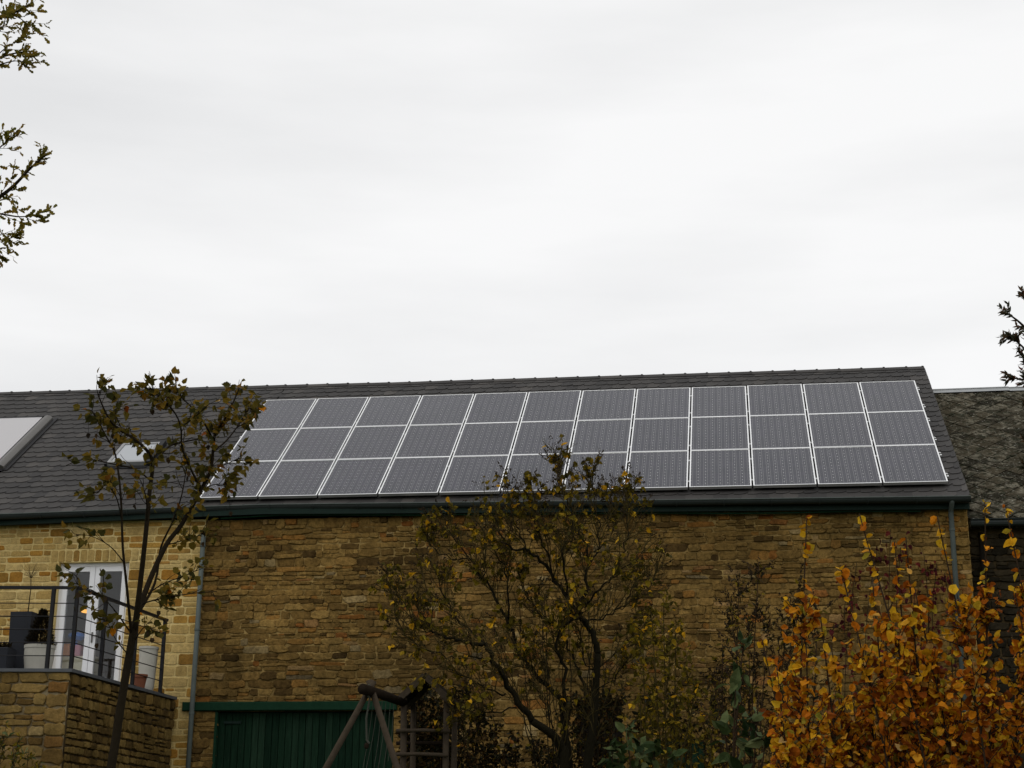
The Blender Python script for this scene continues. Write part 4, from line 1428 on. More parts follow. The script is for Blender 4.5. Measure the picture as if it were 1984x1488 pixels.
for sk, r0, r1 in LK:
    pts = smooth_path(Z4(sk), 4)
    pts = [pts[0]] + [q + rvec(rg) * 0.03 for q in pts[1:-1]] + [pts[-1]]
    r0 *= 0.78
    br.tube(pts, [r0 + (r1 - r0) * (i / (len(pts) - 1)) ** 0.8 for i in range(len(pts))], 7)
    L_ = sum((a - b).length for a, b in zip(pts, pts[1:]))
    basal = len(sk) == 3 and r0 < 0.0095
    n = int(2 + L_ * 2.2) if basal else int(8 + L_ * 11)
    for q in range(n):
        t = 1 - 0.86 * rg.random() ** 1.05
        p, d = along(pts, t)
        if p.z < 3.3 and rg.random() < 0.5: continue
        d = side_dir(d, rg, rg.uniform(0.3, 0.9)); d.z += 0.35
        up_ = (p.z - 4.0) / 3.0
        twig_spray(p, d, rg.uniform(0.28, 0.58) * (1.15 - 0.65 * t), 0.0062, 2 if rg.random() < 0.38 and not basal else 1, rg, lv, sd, tw, 0.10 if basal else 0.14 if (p.x * 1.7 + p.z * 2.3) % 1.3 > .5 else 0.42, 0.06 + 0.22 * max(0, up_))
br.build('branches', M_BARK_LILAC, lil, True)
tw.build('twigs', M_TWIG_OLIVE, lil, kind='stuff')
put_leaves(lil, lv, 'heart', [L_OLIVE, L_YELLOW], 300, 2)
mb = MB()
for (p, ax, s, mi) in sd:
    ax = ax.normalized(); o1 = ax.orthogonal().normalized() * s * 0.3; o2 = ax.cross(o1)
    mb.add([p - ax * s * .5, p + o1, p + o2, p - o1, p - o2, p + ax * s * .5], [(0, 2, 1), (0, 3, 2), (0, 4, 3), (0, 1, 4), (5, 1, 2), (5, 2, 3), (5, 3, 4), (5, 4, 1)])
mb.build('seed_heads', L_SEED, lil, kind='stuff')


# ---- shrubs made of upright stems with side shoots
def shrub(name, label, cat, group, base, tips, leafkind, mats, seed, leafsize, dens, bark, r0=0.010, tlow=0.3, shoot=(0.10, 0.3), leafmix=None, n_single=300,
          seedp=0.0, bend=0.12, droop=0.5, sub=1.0, lps=(3, 6), ttop=1.0, tpow=0.85, tipn=(5, 9), tipr=0.22):
    rg = random.Random(seed)
    root = empty(name, base, label, cat, group)
    st = MB(); tw = MB(); lv = []; sd = []
    base = Vector(base)
    for (px, py, Y) in tips:
        tip = at(px, py, Y)
        b = Vector((base.x + (tip.x - base.x) * 0.55 + rg.uniform(-.12, .12), base.y + (Y - base.y) * 0.7 + rg.uniform(-.1, .1), gz(base.y) - 0.03))
        mid = b.lerp(tip, 0.5) + Vector((rg.uniform(-bend, bend), rg.uniform(-bend, bend), 0))
        pts = smooth_path([b, mid, tip], 8)
        st.tube(pts, [r0 * (1 - 0.8 * i / (len(pts) - 1)) + 0.0012 for i in range(len(pts))], 6)
        L_ = (tip - b).length
        for q in range(int(L_ * dens)):
            t = tlow + (ttop - tlow) * rg.random() ** tpow
            p, d = along(pts, t)
            Ls = rg.uniform(*shoot) * (1.15 - 0.75 * t) * 1.5
            dd = side_dir(d, rg, rg.uniform(0.6, 1.3)); dd.z += 0.25
            sp = path(p, dd, Ls, 3, rg, 0.2, 0.05)
            if rg.random() < sub: tw.tube(sp, [.0035, .0028, .0022, .0014], 4, cap=False)
            for k in range(rg.randint(*lps)):
                e, d3 = along(sp, rg.uniform(0.15, 1.0))
                ax = d3 * 0.5 + rvec(rg) * 0.8 + Vector((0, 0, -droop))
                lv.append((e, ax, rg.uniform(*leafsize), leafmix(rg, t, e) if leafmix else 0))
            if seedp and rg.random() < seedp:
                e, d3 = along(sp, 1.0)
                for k in range(16):
                    u = rg.random()
                    sd.append((e + d3 * 0.12 * u + rvec(rg) * 0.015, d3 + rvec(rg) * .6, rg.uniform(.02, .035)))
        # leaves held close to the tip
        for q in range(rg.randint(*tipn)):
            e, d3 = along(pts, 1 - tipr * rg.random())
            ax = d3 * 0.3 + rvec(rg) * 0.8 + Vector((0, 0, -droop))
            lv.append((e, ax, rg.uniform(*leafsize), leafmix(rg, 1.0, e) if leafmix else 0))
        if seedp:
            e, d3 = along(pts, 1.0)
            for k in range(16):
                u = rg.random()
                sd.append((e + d3 * (0.2 * u - 0.12) + rvec(rg) * 0.02, d3 + rvec(rg) * .6, rg.uniform(.02, .035)))
    st.build('stems', bark, root, True)
    if tw.v: tw.build('twigs', bark, root, kind='stuff')
    put_leaves(root, lv, leafkind, mats, n_single, seed)
    if sd:
        mb = MB()
        for (p, ax, s) in sd:
            ax = ax.normalized(); o1 = ax.orthogonal().normalized() * s * 0.3; o2 = ax.cross(o1)
            mb.add([p - ax * s * .5, p + o1, p + o2, p - o1, p - o2, p + ax * s * .5], [(0, 2, 1), (0, 3, 2), (0, 4, 3), (0, 1, 4), (5, 1, 2), (5, 2, 3), (5, 3, 4), (5, 4, 1)])
        mb.build('seed_heads', L_SEED, root, kind='stuff')
    return root


def autumn(rg, t, e):
    if t > 0.86: return 0 if rg.random() < 0.55 else 1
    if t > 0.66: return 0 if rg.random() < 0.32 else 1
    if t > 0.52 and rg.random() < 0.7: return 0 if rg.random() < 0.14 else 1
    return 1 if rg.random() < 0.58 else 2


OS = (0.022, 0.056)
Yo = -18.6
GO = 'orange autumn shrubs in the foreground'
AK = dict(ttop=0.80, tpow=0.9, tipn=(20, 28), tipr=0.30, lps=(3, 6), bend=0.2)
shrub('autumn_shrub', 'orange-leaved foreground shrub at the left end of the autumn shrubs, nearest the grey-green leaves', 'shrub', GO,
      (at(1560, 1488, Yo).x, Yo, gz(Yo)),
      [(1477, 1240, -18.4), (1505, 1290, -18.8), (1530, 1310, -18.3), (1562, 1250, -18.9), (1545, 1350, -18.2), (1590, 1195, -18.5), (1563, 1000, -18.5), (1610, 1250, -18.2), (1590, 1330, -18.0), (1510, 1400, -18.2), (1620, 1300, -18.0), (1570, 1400, -17.8), (1535, 1430, -17.8), (1610, 1380, -17.8)],
      'round', [L_YELLOW, L_ORANGE, L_RUST], 61, OS, 25, M_TWIG, 0.008, 0.42, (0.06, 0.2), autumn, **AK)
shrub('autumn_shrub', 'orange-leaved foreground shrub with tall yellow tips before the barn wall, left of the downpipe', 'shrub', GO,
      (at(1700, 1488, Yo).x, Yo - 0.1, gz(Yo)),
      [(1665, 995, -18.6), (1628, 1095, -18.5), (1690, 1120, -18.4), (1755, 1040, -18.7), (1733, 1050, -18.3), (1712, 1200, -18.0), (1770, 1130, -18.5), (1660, 1240, -18.1), (1690, 1280, -17.9), (1745, 1250, -18.0), (1720, 1330, -17.9), (1775, 1270, -18.2), (1650, 1340, -17.8), (1690, 1390, -17.7), (1750, 1380, -17.7)],
      'round', [L_YELLOW, L_ORANGE, L_RUST], 62, OS, 25, M_TWIG, 0.008, 0.42, (0.06, 0.2), autumn, **AK)
shrub('autumn_shrub', 'orange-leaved foreground shrub directly below the right-hand downpipe of the barn', 'shrub', GO,
      (at(1830, 1488, Yo).x, Yo, gz(Yo)),
      [(1816, 1000, -18.6), (1800, 1150, -18.5), (1790, 1200, -18.3), (1840, 1240, -18.0), (1870, 1270, -18.2), (1815, 1260, -17.9), (1850, 1310, -17.9), (1790, 1310, -18.0), (1885, 1290, -18.0), (1820, 1370, -17.7), (1870, 1380, -17.7), (1790, 1400, -17.7)],
      'round', [L_YELLOW, L_ORANGE, L_RUST], 63, OS, 25, M_TWIG, 0.008, 0.42, (0.06, 0.2), autumn, **AK)
shrub('autumn_shrub', 'orange-leaved foreground shrub at the right edge, rising over the neighbouring barn', 'shrub', GO,
      (at(1940, 1488, Yo).x, Yo - 0.1, gz(Yo)),
      [(1908, 972, -18.6), (1948, 978, -18.5), (1965, 1140, -18.6), (1985, 1110, -18.4), (1915, 1220, -18.0), (1960, 1230, -18.0), (2010, 1180, -18.2), (1990, 1260, -17.9), (1930, 1290, -17.9), (2040, 1150, -18.5), (2070, 1230, -18.2), (1950, 1350, -17.8), (1910, 1390, -17.7), (1980, 1400, -17.7)],
      'round', [L_YELLOW, L_ORANGE, L_RUST], 64, OS, 25, M_TWIG, 0.008, 0.42, (0.06, 0.2), autumn, **AK)

# grey-green broad-leaved shrubs
GG = 'grey-green broad-leaved shrubs'
mixg = lambda rg, t, e: 0
shrub('broad_leaved_shrub', 'grey-green broad-leaved shrub beside the orange foreground shrubs', 'shrub', GG, (at(1440, 1488, -17.6).x, -17.6, gz(-17.6)),
      [(1440, 1240, -17.6), (1425, 1330, -17.8), (1470, 1350, -17.4), (1400, 1400, -17.5), (1450, 1420, -17.3), (1485, 1420, -17.5)],
      'ovate', [L_GREYGREEN], 71, (0.06, 0.125), 4, M_TWIG, 0.009, 0.62, (0.05, 0.12), mixg, 300, 0, 0.08, 0.1, 1.0, (1, 2), tipn=(3, 5))
shrub('broad_leaved_shrub', 'low grey-green broad-leaved shrub at the foot of the lilac', 'shrub', GG, (at(1225, 1488, -12).x, -12, gz(-12)),
      [(1215, 1400, -12), (1185, 1440, -12.2), (1240, 1430, -11.8), (1270, 1440, -12), (1300, 1455, -12.1), (1200, 1470, -11.8), (1260, 1475, -11.7)],
      'ovate', [L_GREYGREEN], 72, (0.08, 0.15), 5, M_TWIG, 0.011, 0.55, (0.06, 0.2), mixg, 300, 0, 0.08, 0.35, 1.0, (1, 3))
# thin shrubs between the lilac and the autumn shrubs
mixo = lambda rg, t, e: 0 if rg.random() < 0.96 else 1
shrub('thin_shrub', 'thin yellow-green shrub standing between the lilac and the brown seed heads', 'shrub', None, (at(1290, 1488, -7).x, -7, gz(-7)),
      [(1285, 1160, -7), (1262, 1190, -7.2), (1310, 1200, -6.8), (1245, 1240, -7), (1330, 1270, -7), (1300, 1240, -6.6), (1350, 1330, -7), (1270, 1300, -6.8), (1240, 1330, -7.2), (1375, 1380, -7)],
      'ovate', [L_OLIVE, L_YELLOW], 73, (0.05, 0.10), 13, M_TWIG_OLIVE, 0.016, 0.4, (0.16, 0.44), mixo, 300, 0, 0.2, 0.5, 1.0, (1, 4))
shrub('seed_head_shrub', 'dark shrub with brown dried seed heads before the barn wall', 'shrub', None, (at(1440, 1488, -8.5).x, -8.5, gz(-8.5)),
      [(1432, 1120, -8.5), (1470, 1090, -8.4), (1415, 1170, -8.7), (1550, 1130, -8.5), (1530, 1170, -8.3), (1585, 1180, -8.6), (1450, 1200, -8.2), (1490, 1210, -8.5), (1400, 1250, -8.5), (1510, 1250, -8.4), (1560, 1220, -8.2), (1380, 1310, -8.6)],
      'lance', [L_DARK, L_OLIVE], 74, (0.05, 0.09), 13, M_TWIG, 0.012, 0.45, (0.10, 0.28), lambda rg, t, e: 0 if rg.random() < .7 else 1, 300, 0.5, 0.15, 0.5, 1.0, (1, 3))
shrub('twiggy_shrub', 'low dark twiggy shrub at the barn wall below the round vent pipe', 'shrub', None, (at(1330, 1488, -5).x, -5, gz(-5)),
      [(1230, 1390, -5), (1265, 1370, -4.8), (1300, 1350, -5.2), (1345, 1340, -5), (1380, 1330, -4.8), (1400, 1290, -5), (1420, 1350, -5.2), (1360, 1390, -4.7), (1320, 1400, -4.7), (1440, 1300, -5), (1250, 1430, -4.6), (1290, 1440, -4.6)],
      'ovate', [L_DARK, L_OLIVE], 78, (0.05, 0.10), 16, M_TWIG, 0.010, 0.35, (0.16, 0.42), lambda rg, t, e: 0 if rg.random() < .6 else 1, 200, 0, 0.25, 0.4, 1.0, (2, 5))
# dark undergrowth below the lilac and around the climbing frame
mixd = lambda rg, t, e: 0 if rg.random() < 0.93 else 1
shrub('bramble_thicket', 'dark tangled bramble thicket at the foot of the barn wall behind the climbing tower', 'shrub', None, (at(950, 1488, -4.4).x, -4.4, gz(-4.4)),
      [(800, 1350, -5.3), (822, 1338, -5.2), (845, 1345, -5.3), (812, 1385, -5.4), (838, 1390, -5.4), (855, 1365, -5.3), (795, 1410, -5.3), (830, 1425, -5.4), (875, 1345, -5.0), (900, 1330, -4.4), (930, 1370, -4.2), (870, 1380, -4.6), (960, 1400, -4.4), (1000, 1430, -4.3), (840, 1420, -4.5), (910, 1420, -4.0), (1040, 1440, -4.4), (890, 1350, -4.0), (1110, 1350, -3.6), (1140, 1335, -3.4), (1175, 1345, -3.5), (1205, 1350, -3.4), (1160, 1370, -3.2), (1125, 1390, -3.2), (1190, 1385, -3.2), (1130, 1440, -3.8), (1190, 1450, -3.9), (800, 1400, -4.5), (980, 1460, -4.1), (860, 1450, -4.2), (820, 1440, -4.6), (1070, 1460, -4.6)],
      'ovate', [L_DARK, L_OLIVE], 75, (0.05, 0.09), 26, M_TWIG, 0.010, 0.3, (0.16, 0.42), mixd, 120, 0, 0.3, 0.4, 1.0, (3, 7))
shrub('low_green_shrub', 'low green shrub before the terrace wall in the bottom left corner', 'shrub', None, (at(20, 1488, -9).x, -9, gz(-9)),
      [(10, 1420, -9), (35, 1435, -9.2), (-10, 1400, -9), (55, 1460, -9), (25, 1450, -8.8), (-30, 1420, -9), (75, 1478, -9.1)],
      'lance', [L_GREYGREEN, L_OLIVE], 76, (0.05, 0.09), 12, M_TWIG, 0.009, 0.45, (0.10, 0.26), lambda rg, t, e: 0 if rg.random() < .35 else 1, 200, 0, 0.1, 0.2, 1.0, (2, 4))

# dark red creeper on the barn wall
rg = random.Random(90)
cr = empty('red_creeper', (11.6, -0.1, gz(0)), 'dark red creeper climbing the barn wall left of the right-hand downpipe', 'creeper')
st = MB(); lv = []
for i in range(9):
    x = 11.2 + i * 0.17
    px, py = [(1660, 1090), (1700, 1060), (1725, 1025), (1640, 1120), (1745, 1060), (1790, 1075), (1815, 1090), (1830, 1110), (1770, 1140)][i]
    tip = at(px, py, -0.06)
    b = Vector((11.0 + 0.2 * i, -0.05, gz(0)))
    pts = smooth_path([b, b.lerp(tip, 0.4) + Vector((rg.uniform(-.3, .3), 0, 0)), b.lerp(tip, 0.75) + Vector((rg.uniform(-.2, .2), 0, 0)), tip], 6)
    st.tube(pts, 0.006, 5)
    for q in range(46):
        p, d = along(pts, 0.35 + 0.65 * rg.random())
        e = p + Vector((rg.gauss(0, 0.12), -abs(rg.gauss(0.05, 0.05)), rg.gauss(0, 0.08)))
        lv.append((e, Vector((rg.gauss(0, .5), -0.4, -0.8)), rg.uniform(0.06, 0.11), 0))
st.build('stems', M_TWIG, cr, True)
put_leaves(cr, lv, 'heart', [L_RED], 300, 9)


# ---- oak reaching in from the left edge, evergreen reaching in from the right edge
def spray_tree(name, label, base, trunk_pts, limbs, kind, mats, seed, leafsize, sub_n, sub_l, leaf_n, bark, r_trunk, off_limbs):
    rg = random.Random(seed)
    root = empty(name, base, label, 'tree')
    MB().tube(smooth_path(trunk_pts), [r_trunk * (1 - 0.94 * i / (len(smooth_path(trunk_pts)) - 1)) for i in range(len(smooth_path(trunk_pts)))], 10).build('trunk', bark, root, True)
    br = MB(); lv = []
    for pts, r0, dens in limbs + off_limbs:
        pts = smooth_path(pts)
        br.tube(pts, [r0 * (1 - 0.85 * i / (len(pts) - 1)) + 0.001 for i in range(len(pts))], 6)
        L_ = sum((a - b).length for a, b in zip(pts, pts[1:]))
        for q in range(int(L_ * sub_n * dens) + 2):
            t = 0.25 + 0.75 * rg.random()
            p, d = along(pts, t)
            tp = path(p, side_dir(d, rg, rg.uniform(0.5, 1.0)), rg.uniform(*sub_l) * (1.2 - 0.6 * t), 4, rg, 0.14, 0.03)
            br.tube(tp, [.003, .0026, .002, .0016, .001], 4, cap=False)
            for k in range(leaf_n):
                e, dd = along(tp, 0.1 + 0.9 * (k + rg.random()) / leaf_n)
                lv.append((e, dd * 0.9 + rvec(rg) * 0.75, rg.uniform(*leafsize), 0))
        for k in range(leaf_n * 2):
            e, dd = along(pts, 1 - 0.3 * rg.random())
            lv.append((e, dd * 0.9 + rvec(rg) * 0.7, rg.uniform(*leafsize), 0))
    br.build('branches', bark, root, True)
    put_leaves(root, lv, kind, mats, 300, seed)
    return root


YO = -14.0
A_ = lambda l, Y: [at(x, y, Y + dy) for x, y, dy in l]
bo = at(-330, 1488, YO)
trk = [Vector((bo.x, YO, gz(YO) - 0.1)), at(-335, 1200, YO), at(-325, 800, YO), at(-305, 300, YO), at(-310, -200, YO), at(-312, -560, YO)]
limbs = [(A_([(-310, 480, 0), (-150, 420, -.2), (-40, 400, -.3), (15, 370, -.3), (60, 325, -.3), (92, 298, -.3)], YO), .030, 1.0),
         (A_([(-60, 405, -.3), (5, 415, -.4), (40, 420, -.5), (75, 415, -.5)], YO), .010, 1.1),
         (A_([(-120, 420, -.2), (-40, 455, -.1), (5, 465, 0), (35, 455, 0)], YO), .012, 1.0),
         (A_([(-80, 420, -.2), (-20, 470, -.3), (5, 500, -.3)], YO), .008, 1.0),
         (A_([(-150, 420, -.2), (-60, 340, 0), (-5, 290, .1), (30, 258, .1)], YO), .014, 1.0),
         (A_([(-305, 260, 0), (-150, 200, .2), (-50, 140, .3), (10, 108, .3), (58, 100, .3)], YO), .022, 1.0),
         (A_([(-50, 140, .3), (0, 125, .2), (30, 118, .1), (52, 124, .1)], YO), .008, 1.0),
         (A_([(-10, 112, .3), (12, 92, .3), (40, 76, .3)], YO), .006, 1.0),
         (A_([(-290, 150, 0), (-150, 100, -.2), (-40, 50, -.3), (20, 28, -.3), (58, 8, -.3)], YO), .022, 1.1),
         (A_([(-20, 40, -.3), (20, 30, -.2), (45, 40, -.2), (50, 55, -.2)], YO), .007, 1.0),
         (A_([(-100, 80, -.2), (-30, 55, 0), (0, 60, 0), (15, 20, 0)], YO), .008, 1.2)]
offl = []
for i in range(30):
    y0 = 1000 - 48 * i; ca, sa = math.cos(i * 2.4), math.sin(i * 2.4); w = 1.0 - 0.55 * max(0, i - 12) / 18
    offl.append((A_([(-318, y0, 0), (-318 + 110 * ca * w, y0 - 60, .7 * sa * w), (-320 + 205 * ca * w, y0 - 120, 1.5 * sa * w)], YO), .025, 1.0))
spray_tree('oak_tree', 'brown-green oak whose leafy twigs reach in at the upper left edge', (bo.x, YO, gz(YO)), trk, limbs, 'oak', [L_OAK], 81, (0.055, 0.09), 6.5, (0.12, 0.36), 6, M_BARK, 0.17, offl)

YR = -18.0
brr = at(2190, 1488, YR)
trk = [Vector((brr.x, YR, gz(YR) - 0.1)), at(2190, 1200, YR), at(2180, 900, YR), at(2155, 600, YR), at(2145, 380, YR), at(2142, 260, YR)]
limbs = [(A_([(2150, 800, 0), (2060, 720, -.1), (2000, 650, -.1), (1970, 620, -.1), (1944, 604, -.1)], YR), .012, 1.0),
         (A_([(2150, 720, 0), (2060, 640, 0), (2005, 600, 0), (1982, 574, 0)], YR), .010, 0.9),
         (A_([(2160, 850, 0), (2070, 760, 0), (2000, 690, .1), (1968, 660, .1), (1953, 648, .1)], YR), .010, 1.2),
         (A_([(2160, 900, 0), (2080, 810, -.1), (2010, 745, -.1), (1980, 735, -.1), (1957, 733, -.1)], YR), .010, 1.2),
         (A_([(2160, 860, 0), (2060, 760, .1), (2000, 700, .1), (1978, 688, .1)], YR), .010, 1.3),
         (A_([(2165, 960, 0), (2080, 860, .1), (2010, 800, .2), (1982, 775, .2)], YR), .009, 1.0),
         (A_([(2165, 1000, 0), (2080, 920, .1), (2010, 870, .1), (1985, 850, .1)], YR), .009, 0.9),
         (A_([(2165, 1050, 0), (2080, 980, 0), (2015, 930, .1), (1986, 905, .1)], YR), .009, 0.9)]
offl = []
for i in range(40):
    y0 = 1330 - 25 * i; ca, sa = math.cos(i * 2.4), math.sin(i * 2.4); w = 1.0 - 0.65 * max(0, i - 20) / 20
    x0 = 2185 - 40 * max(0, (1100 - y0)) / 700
    offl.append((A_([(x0, y0, 0), (x0 + 60 * ca * w, y0 - 40, .25 * sa * w), (x0 + 110 * ca * w, y0 - 95, .5 * sa * w)], YR), .010, 1.2))
spray_tree('evergreen_shrub', 'dark small-leaved evergreen reaching in at the right edge against the sky', (brr.x, YR, gz(YR)), trk, limbs, 'lance', [L_SMALL], 82, (0.024, 0.044), 15, (0.04, 0.11), 9, M_BARK, 0.06, offl)

# ------------------------------------------------------------------ play frame: swing beam, legs and climbing tower
YS = -6.5
tw_ = empty('climbing_tower', (at(825, 1488, YS).x, YS + 0.3, gz(YS)), 'weathered wooden climbing tower with a small pointed roof, before the barn', 'climbing frame')
fl, frr = at(783, 1352, YS), at(865, 1354, YS)
pkF = at(826, 1312, YS)
dY = 0.62
zg = gz(YS)
for (q, yo, rr) in ((fl, 0, .042), (frr, 0, .040), (fl, dY, .038), (frr, dY, .038)):
    b = Vector((q.x + (0.02 if q is fl else 0), YS + yo, zg - 0.05))
    MB().tube([b, b.lerp(Vector((q.x, YS + yo, q.z)), 0.5) + Vector((.01, 0, 0)), Vector((q.x, YS + yo, q.z))], [rr * 1.05, rr, rr * 0.95], 9).build('post', M_LOGPALE, tw_, True)
for yo in (0, dY):
    for e in (fl, frr):
        a = Vector((e.x + (-.09 if e is fl else .09), YS + yo - 0.105, e.z - 0.07)); b = Vector((pkF.x, YS + yo - 0.105, pkF.z + 0.01))
        MB().bar(a, b, 0.03, 0.075, (0, 0, 1)).build('rafter', M_LOGPALE, tw_)
for e, sg in ((fl, -1), (frr, 1)):
    for i in range(4):
        a = Vector((e.x + sg * .10, 0, e.z - 0.055)); b = Vector((pkF.x, 0, pkF.z + 0.035))
        m0, m1 = a.lerp(b, i / 4 + 0.004), a.lerp(b, (i + 1) / 4 - 0.004)
        mb = MB()
        up = Vector((0, 0, 0.016))
        y0, y1 = YS - 0.08 + 0.012 * (i % 2), YS + dY + 0.03
        pa, pb = m0.copy(), m1.copy()
        vs = []
        for z_ in (0, 1):
            for (q, yy) in ((pa, y0), (pb, y0), (pb, y1), (pa, y1)):
                vs.append((q.x, yy, q.z + (0.016 if z_ else 0)))
        mb.add(vs, [(0, 3, 2, 1), (4, 5, 6, 7), (0, 1, 5, 4), (1, 2, 6, 5), (2, 3, 7, 6), (3, 0, 4, 7)])
        mb.build('roof_board', M_LOG, tw_)
for py, xl, xr in ((1416, 768, 872), (1462, 755, 868), (1515, 768, 872)):
    a, b = at(xl, py, YS - 0.07), at(xr, py + 1, YS - 0.07)
    MB().tube([a, a.lerp(b, .5) + Vector((0, 0, .01)), b], .024, 8).build('rung', M_LOGPALE, tw_, True)
for yo in (dY,):
    a, b = at(768, 1440, YS + yo), at(872, 1440, YS + yo)
    MB().tube([a, b], .024, 8).build('rung', M_LOG, tw_, True)
MB().box(fl.x - 0.02, frr.x + 0.02, YS + 0.04, YS + dY, fl.z - 1.02, fl.z - 0.98).build('platform', M_LOG, tw_)
sw = empty('swing_frame', (at(720, 1488, -8).x, -8.0, gz(-8)), 'log swing frame with hanging ropes before the green barn door', 'swing')
be = Vector((fl.x - 0.02, YS - 0.09, fl.z - 0.06))
v = RIGHT * ((706 - W0 / 2) / FPX) + UP * (-(1336 - H0 / 2) / FPX) + FWD
tt = (be.z + 0.02 - CAM.z) / v.z
bn = CAM + v * tt                                         # near end of the beam
dirb = (bn - be).normalized()
MB().tube([be - dirb * 0.10, be.lerp(bn, 0.5) + Vector((0, 0, 0.01)), bn + dirb * 0.05], [.052, .058, .066], 12).build('beam', M_LOG, sw, True)
sidev = Vector((dirb.y, -dirb.x, 0)).normalized()
if sidev.x > 0: sidev = -sidev
apex = bn - dirb * 0.20
for tgt in ((630, 1497), (763, 1475)):
    q = at(*tgt, apex.y)
    top = apex + Vector((0, 0, 0.06)) + (apex - q).normalized() * 0.08
    dd = (q - apex)
    foot = apex + dd * ((apex.z - gz(apex.y)) / max(0.01, -dd.z))
    MB().tube([foot, foot.lerp(top, .5), top], [.044, .040, .036], 9).build('leg', M_LOGPALE, sw, True)
ropes = MB()
for t, px, py in ((0.25, 700, 1505), (0.38, 705, 1510), (0.48, 722, 1505), (0.58, 731, 1500), (0.70, 742, 1500), (0.80, 752, 1475)):
    a = bn.lerp(be, t) - Vector((0, 0, .055)); q = at(px, py, a.y)
    MB().tube([a, a.lerp(q, 0.5) + Vector((.012, 0, -.02)), q], .0042, 5).build('rope', M_ROPE, sw)
for k in range(3):
    c = apex + dirb * (0.02 + 0.02 * k)
    MB().tube([c + Vector((0, 0.075 * math.cos(a), 0.075 * math.sin(a))) for a in [2 * math.pi * i / 12 for i in range(13)]], .009, 5).build('rope_lashing', M_ROPE, sw)
a = apex + dirb * 0.02 - Vector((0, 0, .07))
MB().tube([a, a + Vector((-.03, -.02, -.25)), a + Vector((-.02, 0, -.50)), a + Vector((.015, 0, -.54))], .013, 6).build('rope', M_ROPE, sw)
MB().lathe((a.x - .02, a.y, a.z - 0.60), [(0.01, 0), (0.028, 0.01), (0.03, 0.05), (0.012, 0.07)], 10).build('rope_knot', M_LOG, sw)

# ------------------------------------------------------------------ pots and plants on the terrace
YP = -2.7
p = at(40, 1295, YP)
tall = empty('tall_planter', (p.x, YP, TZ), 'tall anthracite planter standing on the terrace behind the railing', 'planter')
mb = MB()
w0, w1, hh = 0.15, 0.175, 1.02
pts = [(-1, -1), (1, -1), (1, 1), (-1, 1)]
mb.add([(p.x + a * w0, YP + b * w0, TZ + 0.002) for a, b in pts] + [(p.x + a * w1, YP + b * w1, TZ + hh) for a, b in pts] +
       [(p.x + a * (w1 - .025), YP + b * (w1 - .025), TZ + hh) for a, b in pts] + [(p.x + a * (w1 - .03), YP + b * (w1 - .03), TZ + hh - 0.06) for a, b in pts],
       [(3, 2, 1, 0)] + [(i, (i + 1) % 4, 4 + (i + 1) % 4, 4 + i) for i in range(4)] + [(4 + i, 4 + (i + 1) % 4, 8 + (i + 1) % 4, 8 + i) for i in range(4)] + [(8 + i, 8 + (i + 1) % 4, 12 + (i + 1) % 4, 12 + i) for i in range(4)])
mb.build('pot', M_PLANTER, tall)
MB().box(p.x - w1 + .032, p.x + w1 - .032, YP - w1 + .032, YP + w1 - .032, TZ + hh - 0.10, TZ + hh - 0.055).build('soil', M_SOIL, tall)
stdt = empty('standard_tree', (p.x + 0.03, YP, TZ + hh - 0.056), 'leafless miniature standard tree in the tall planter', 'plant')
mb = MB(); top = at(60, 1120, YP)
mb.tube([Vector((p.x + 0.03, YP, TZ + hh - 0.06)), Vector((p.x + .04, YP, TZ + hh + .4)), top], [.010, .008, .006], 6)
mb.build('stem', M_TWIG, stdt, True)
mb = MB(); rg = random.Random(4)
for i in range(16):
    d = rvec(rg); d.z = abs(d.z) + 0.35
    mb.tube(path(top, d, rg.uniform(.18, .34), 4, rg, .15, .03), [.003, .0025, .002, .0016, .001], 4, cap=False)
mb.build('twigs', M_TWIG, stdt, kind='stuff')
p = at(74, 1290, -2.95)
bowl = empty('round_bowl_planter', (p.x, -2.95, TZ), 'pale round bowl planter holding a small dark conifer on the terrace', 'planter')
MB().lathe((p.x, -2.95, TZ), [(0.15, 0.002), (0.20, 0.10), (0.225, 0.30), (0.225, 0.42), (0.235, 0.425), (0.235, 0.475), (0.205, 0.475), (0.20, 0.43)], 28).build('bowl', M_BOWL, bowl, False)
MB().lathe((p.x, -2.95, TZ), [(0.198, 0.40), (0.198, 0.435)], 20).build('soil', M_SOIL, bowl)
con = empty('dwarf_conifer', (p.x, -2.95, TZ + 0.435), 'small dark cone-shaped conifer growing in the pale bowl', 'conifer')
MB().tube([(p.x, -2.95, TZ + .43), (p.x, -2.95, TZ + .98)], [.012, .004], 6).build('trunk', M_BARK, con)
mb = MB(); rg = random.Random(14); vs = LV['needle']
lv = []
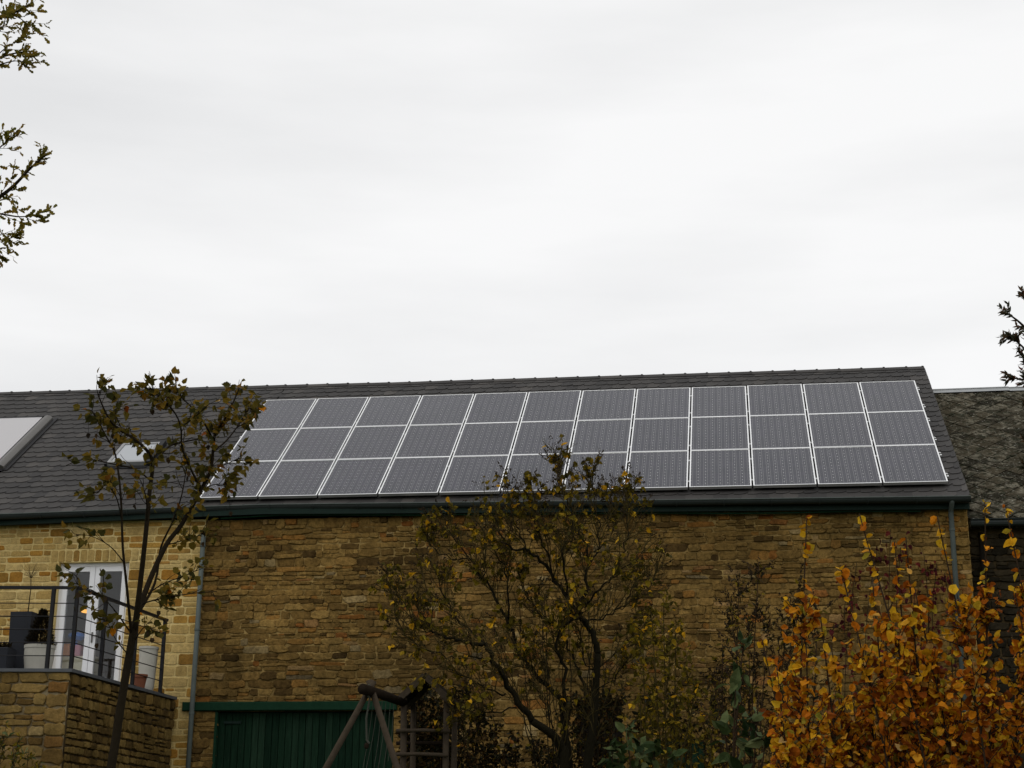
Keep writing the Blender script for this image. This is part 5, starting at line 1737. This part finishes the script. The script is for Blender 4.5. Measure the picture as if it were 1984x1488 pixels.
for i in range(4200):
    t = rg.random() ** 1.4
    a = rg.uniform(0, 2 * math.pi); r_ = (0.225 * (1 - t) ** 0.75 + 0.012) * math.sqrt(rg.uniform(.0, 1.05)) * (1 + .12 * math.sin(a * 5 + t * 9)) * min(1, 0.6 + t * 5)
    pos = Vector((p.x + r_ * math.cos(a), -2.95 + r_ * math.sin(a), TZ + .42 + .60 * t))
    lv.append((pos, Vector((math.cos(a), math.sin(a), .9)) + rvec(rg) * .5, rg.uniform(.035, .065), 0))
put_leaves(con, lv, 'needle', [L_CONIFER], 0, 33)
p = at(283, 1330, -0.62)
pot = empty('tall_pale_pot', (p.x, -0.62, TZ), 'tall pale pot beside the glazed door at the right end of the terrace', 'pot')
MB().lathe((p.x, -0.62, TZ), [(0.11, 0.002), (0.13, 0.1), (0.15, 0.5), (0.155, 0.72), (0.165, 0.725), (0.165, 0.765), (0.135, 0.765), (0.13, 0.70)], 24).build('vessel', M_BOWL, pot)
MB().lathe((p.x, -0.62, TZ), [(0.128, 0.68), (0.128, 0.705)], 18).build('soil', M_SOIL, pot)
p = at(272, 1310, -1.15)
tp_ = empty('terracotta_pot', (p.x, -1.15, TZ), 'small terracotta pot before the tall pale pot on the terrace', 'pot')
MB().lathe((p.x, -1.15, TZ), [(0.075, 0.002), (0.105, 0.19), (0.118, 0.195), (0.12, 0.245), (0.10, 0.245), (0.095, 0.20)], 20).build('vessel', M_TERRACOTTA, tp_)
MB().lathe((p.x, -1.15, TZ), [(0.094, 0.18), (0.094, 0.205)], 16).build('soil', M_SOIL, tp_)
p = at(5, 1290, -3.2)
tr_ = empty('planter_trough', (p.x - 0.15, -3.2, TZ), 'dark low trough with a low plant at the left end of the terrace', 'planter')
MB().cbox(p.x - 0.65, p.x + 0.13, -3.36, -3.04, TZ + .002, TZ + .40, .01).build('box', M_PLANTER, tr_)
lv = []
for i in range(260):
    lv.append((Vector((rg.uniform(p.x - .6, p.x + .11), rg.uniform(-3.33, -3.08), TZ + .40)), Vector((rg.gauss(0, .35), rg.gauss(0, .35), 1)), rg.uniform(.06, .14), 0))
gp = empty('trough_plant', (p.x - 0.15, -3.2, TZ + .40), 'low dark grassy plant growing in the trough', 'plant')
put_leaves(gp, lv, 'needle', [L_CONIFER], 0, 34)
